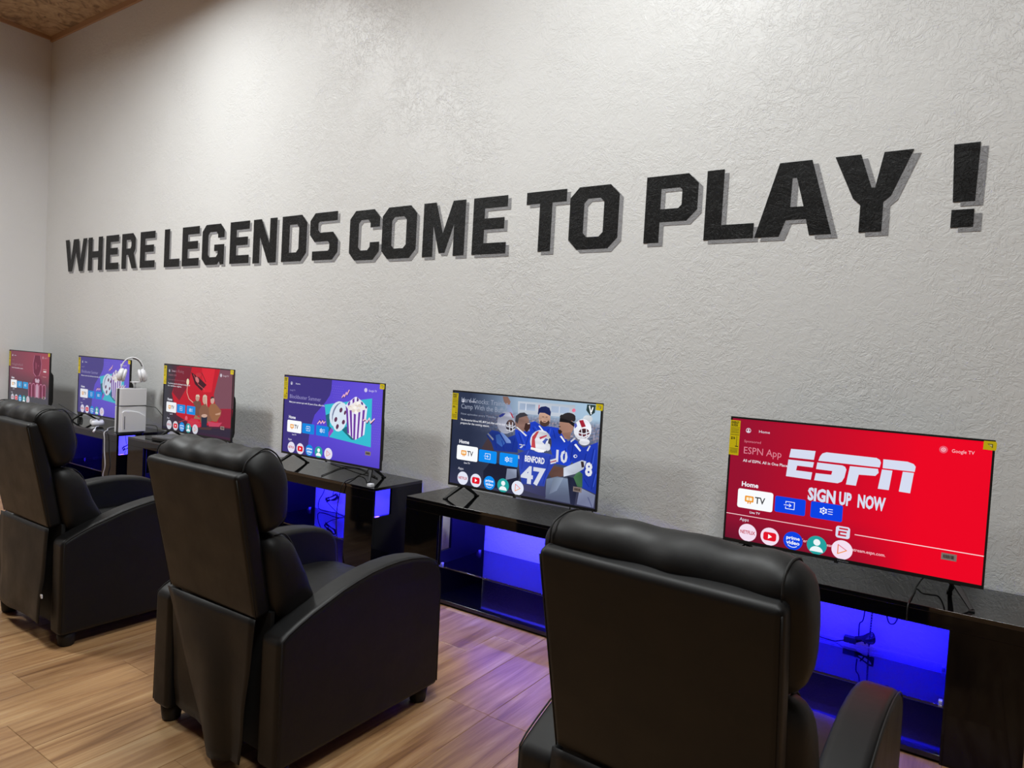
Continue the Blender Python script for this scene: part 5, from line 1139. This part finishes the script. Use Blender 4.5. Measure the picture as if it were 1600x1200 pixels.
def gamepad():
    t = thing('gamepad', 'white gamepad lying beside the game console', 'gamepad', (-6.12, -.30, BH), math.radians(-20))
    t.scale = (1.12, 1.12, 1.25)
    # plan outline extruded and rounded
    half = [(0, .034), (.035, .036), (.058, .030), (.072, .008), (.082, -.030), (.080, -.052), (.066, -.058), (.052, -.044), (.040, -.020), (.022, -.014), (0, -.014)]
    out = half+[(-x, y) for x, y in half[-2:0:-1]]
    bm = bmesh.new(); rings = []
    for z, k in ((.006, .80), (.014, .97), (.026, 1.0), (.036, .95), (.042, .80)):
        rings.append([bm.verts.new((x*k, y*k, z+(.006 if y < -.02 and z > .03 else 0))) for x, y in out])
    n = len(out)
    for A, B in zip(rings, rings[1:]):
        for i in range(n): bm.faces.new([A[i], A[(i+1) % n], B[(i+1) % n], B[i]])
    bm.faces.new(rings[0][::-1]); bm.faces.new(rings[-1]); bmesh.ops.recalc_face_normals(bm, faces=bm.faces)
    subsurf(from_bm('shell', bm, M_WHITE, t, True), 1)
    for s in (-1, 1):
        bm = bmesh.new(); add_lathe(bm, [(.007, .038), (.006, .050), (.011, .052), (.011, .056), (.004, .057)], 14, Matrix.Translation((s*.026, -.004, 0)))
        from_bm('thumbstick', bm, M_GREYPL, t, True)
    box('touchpad', -.022, .022, .008, .028, .041, .0445, M_WHITE, t, .002)
    box('centre_trim', -.018, .018, -.012, .004, .040, .0435, M_PLASTIC, t, .002)
    tag(tube('earphone', [(-6.02, -.345, BH+.012), (-5.96, -.395, BH+.016), (-5.90, -.43, BH+.006), (-5.87, -.455, BH-.010)], .006, M_WHITE, sides=8, radii=lambda u: .004+.005*(u > .72)), 'small white stick-shaped plug lying over the bench edge', 'plug')
gamepad()
# flat dark box on the third bench
tb = thing('media_box', 'flat dark grey box on the bench left of the middle recliner', 'media box', (-5.00, -.30, BH), math.radians(10))
box('lower_case', -.12, .12, -.075, .075, .003, .016, M_PLASTIC, tb, .003)
box('upper_case', -.12, .12, -.075, .075, .018, .036, M_GREYPL, tb, .004)
box('seam', -.117, .117, -.072, .072, .001, .034, M_FOOTPL, tb)
tag(box('wall_plug', -2.80, -2.768, -.405, -.375, BH, BH+.018, M_WHITE, bv=.003), 'small white plug at the front right corner of the cable-strewn bench', 'plug')

# ------------------------------------------------------------------ cables
def cable(P, label, r=.0028, mat=None, group=None):
    return tag(tube('cable', P, r, mat or M_CABLE), label, 'cable', group)
z = BH+.004
cable([(-2.96,-.235,.60),(-3.03,-.19,.55),(-3.075,-.20,z),(-3.016,-.301,z),(-2.975,-.39,z+.004),(-2.968,-.432,.52),(-2.982,-.436,.469),(-3.000,-.436,.374),(-3.001,-.436,.289),(-2.990,-.438,.223),(-2.976,-.438,.099),(-2.95,-.445,.006)], 'black cable hanging over the front edge of the fourth bench down to the floor')
cable([(-3.20,-.39,z),(-3.265,-.26,z),(-3.332,-.13,z),(-3.335,-.05,z),(-3.25,-.03,z),(-3.10,-.10,z),(-2.98,-.16,z)], 'black cable looping across the bench top under the popcorn bucket screen')
cable([(-3.53,-.03,z),(-3.372,-.06,z+.004),(-3.207,-.085,z+.012),(-3.04,-.15,z),(-2.93,-.19,z)], 'black cable running straight along the back of the cable-strewn bench')
def bundle(c, label, s=1.0, tails=()):
    t = thing('cable_bundle', label, 'cable', c)
    for k in range(5):
        a = .3+.05*k
        P = [(-.045*s, 0, -.02*s+k*.004), (-.01*s, .006*k-.012, .002*k), (.035*s, .008*k-.016, .018*s+.004*k), (.05*s, .004*k, .028*s-.006*k), (.03*s, .010-.003*k, .006*s-.004*k), (-.04*s, .004, -.03*s+.004*k)]
        tube('loop', P, .0024, M_CABLE, t, 6, 4)
    tube('tie', [(-.008, -.012, .010), (0, -.014, -.002), (.006, -.012, -.014)], .003, M_FOOTPL, t, 6, 3)
    for P in tails: tube('tail', [tuple(Vector(q)-Vector(c)) for q in P], .0025, M_CABLE, t)
    return t
bundle((-3.48,-.06,.305), 'tied bundle of black cable hanging inside the fourth bench', 1.1,
    [[(-3.41,-.06,.47),(-3.44,-.06,.40),(-3.46,-.06,.33)], [(-3.52,-.06,.28),(-3.47,-.06,.25),(-3.38,-.07,.215)]])
cable([(-3.53,-.06,.50),(-3.545,-.06,.352),(-3.590,-.06,.276),(-3.594,-.06,.222),(-3.528,-.06,.211),(-3.416,-.06,.218),(-3.34,-.06,.206)], 'black cable curving down onto the glass shelf of the fourth bench')
bundle((-.290,-.06,.242), 'tied black cable and adapter above the glass shelf under the red television', .75,
    [[(-.297,-.05,.50),(-.297,-.06,.335),(-.311,-.06,.30),(-.311,-.06,.251)], [(-.50,-.06,.215),(-.45,-.06,.207),(-.42,-.06,.2055),(-.395,-.06,.2055),(-.360,-.06,.220)]])
bm = bmesh.new(); add_box(bm, -.364, -.318, -.075, -.045, .216, .240)
tag(bevel(from_bm('power_adapter', bm, M_PLASTIC), .003), 'small black power adapter hanging beside the tied cable under the red television', 'adapter')
ls = thing('led_tape', 'dotted lighting tape hanging down behind the glass shelf under the red television', 'light strip', (-.274, -.03, .205))
tube('tape', [(0.004,0,.30),(.002,0,.12),(0,0,.002)], .0035, M_FOOTPL, ls, 6, 4)
bead = bpy.data.meshes.new('bead'); bmm = bmesh.new(); add_box(bmm, -.0035, .0035, -.0055, -.003, -.0012, .0012); bmm.to_mesh(bead); bmm.free(); bead.materials.append(M_CHROME)
for k in range(26):
    o = bpy.data.objects.new('bead', bead); o.location = (.004*(k/26), 0, .006+k*.011); link(o, ls)
cable([(-.24,-.05,.50),(-.217,-.06,.36),(-.200,-.06,.329),(-.179,-.06,.36),(-.17,-.05,.50)], 'short black cable loop sagging below the bench top under the red television')
cable([(-.02,-.26,.60),(-.030,-.20,.575),(-.048,-.15,.56),(-.075,-.13,.565),(-.10,-.15,.56),(-.118,-.20,z),(-.121,-.281,z),(-.127,-.40,z),(-.13,-.431,.52),(-.13,-.436,.47)], 'black cable arching from the foot of the red television to the bench edge')
cable([(-1.60,-.20,.60),(-1.615,-.17,.56),(-1.60,-.16,z)], 'short black cable dropping behind the football screen, left of three')
cable([(-1.56,-.20,.60),(-1.565,-.16,.55),(-1.555,-.17,z)], 'short black cable dropping behind the football screen, middle of three')
cable([(-1.53,-.20,.60),(-1.50,-.15,.57),(-1.505,-.17,z),(-1.53,-.18,z)], 'curled black cable dropping behind the football screen, right of three')
cable([(-7.09,-.21,.64),(-7.02,-.15,.585),(-6.96,-.12,.55),(-6.90,-.11,z)], 'thin black cable trailing right from behind the leftmost television')
bm = bmesh.new()
for k in range(4):
    add_tube(bm, [(-6.93+.022*math.cos(a)+k*.004, -.10+.006*k, .572+.036*math.sin(a)) for a in [2*math.pi*q/10 for q in range(11)]], .0035, 6, 2)
cb = from_bm('cable_coil', bm, M_CABLE, None, True); tag(cb, 'small black cable coil on the bench right of the leftmost television', 'cable')
cable([(-5.612,-.175,.742),(-5.56,-.16,.742),(-5.509,-.15,.738),(-5.457,-.14,.702),(-5.398,-.14,.665),(-5.36,-.13,.60)], 'black cable arching from the game console to the next television')
cable([(-5.614,-.175,.587),(-5.56,-.16,.590),(-5.499,-.15,.589),(-5.475,-.15,.573),(-5.468,-.15,.545)], 'short black cable low behind the white game console')
cable([(-5.78,-.10,z),(-5.92,-.17,z),(-5.97,-.25,z+.003),(-5.88,-.34,z+.003),(-5.78,-.39,z+.003),(-5.745,-.432,.525),(-5.728,-.436,.47),(-5.722,-.436,.376),(-5.700,-.438,.263),(-5.727,-.438,.189),(-5.728,-.440,.10),(-5.70,-.46,.006)], 'white cable hanging from the gamepad over the bench front to the floor', .004, M_WCABLE)
bundle((-6.02,-.12,.35), 'tied black cable seen through the side window of the console bench', 1.3, [[(-6.04,-.12,.512),(-6.03,-.12,.44),(-6.01,-.12,.38)], [(-6.02,-.12,.32),(-6.05,-.12,.26),(-6.08,-.12,.206)]])
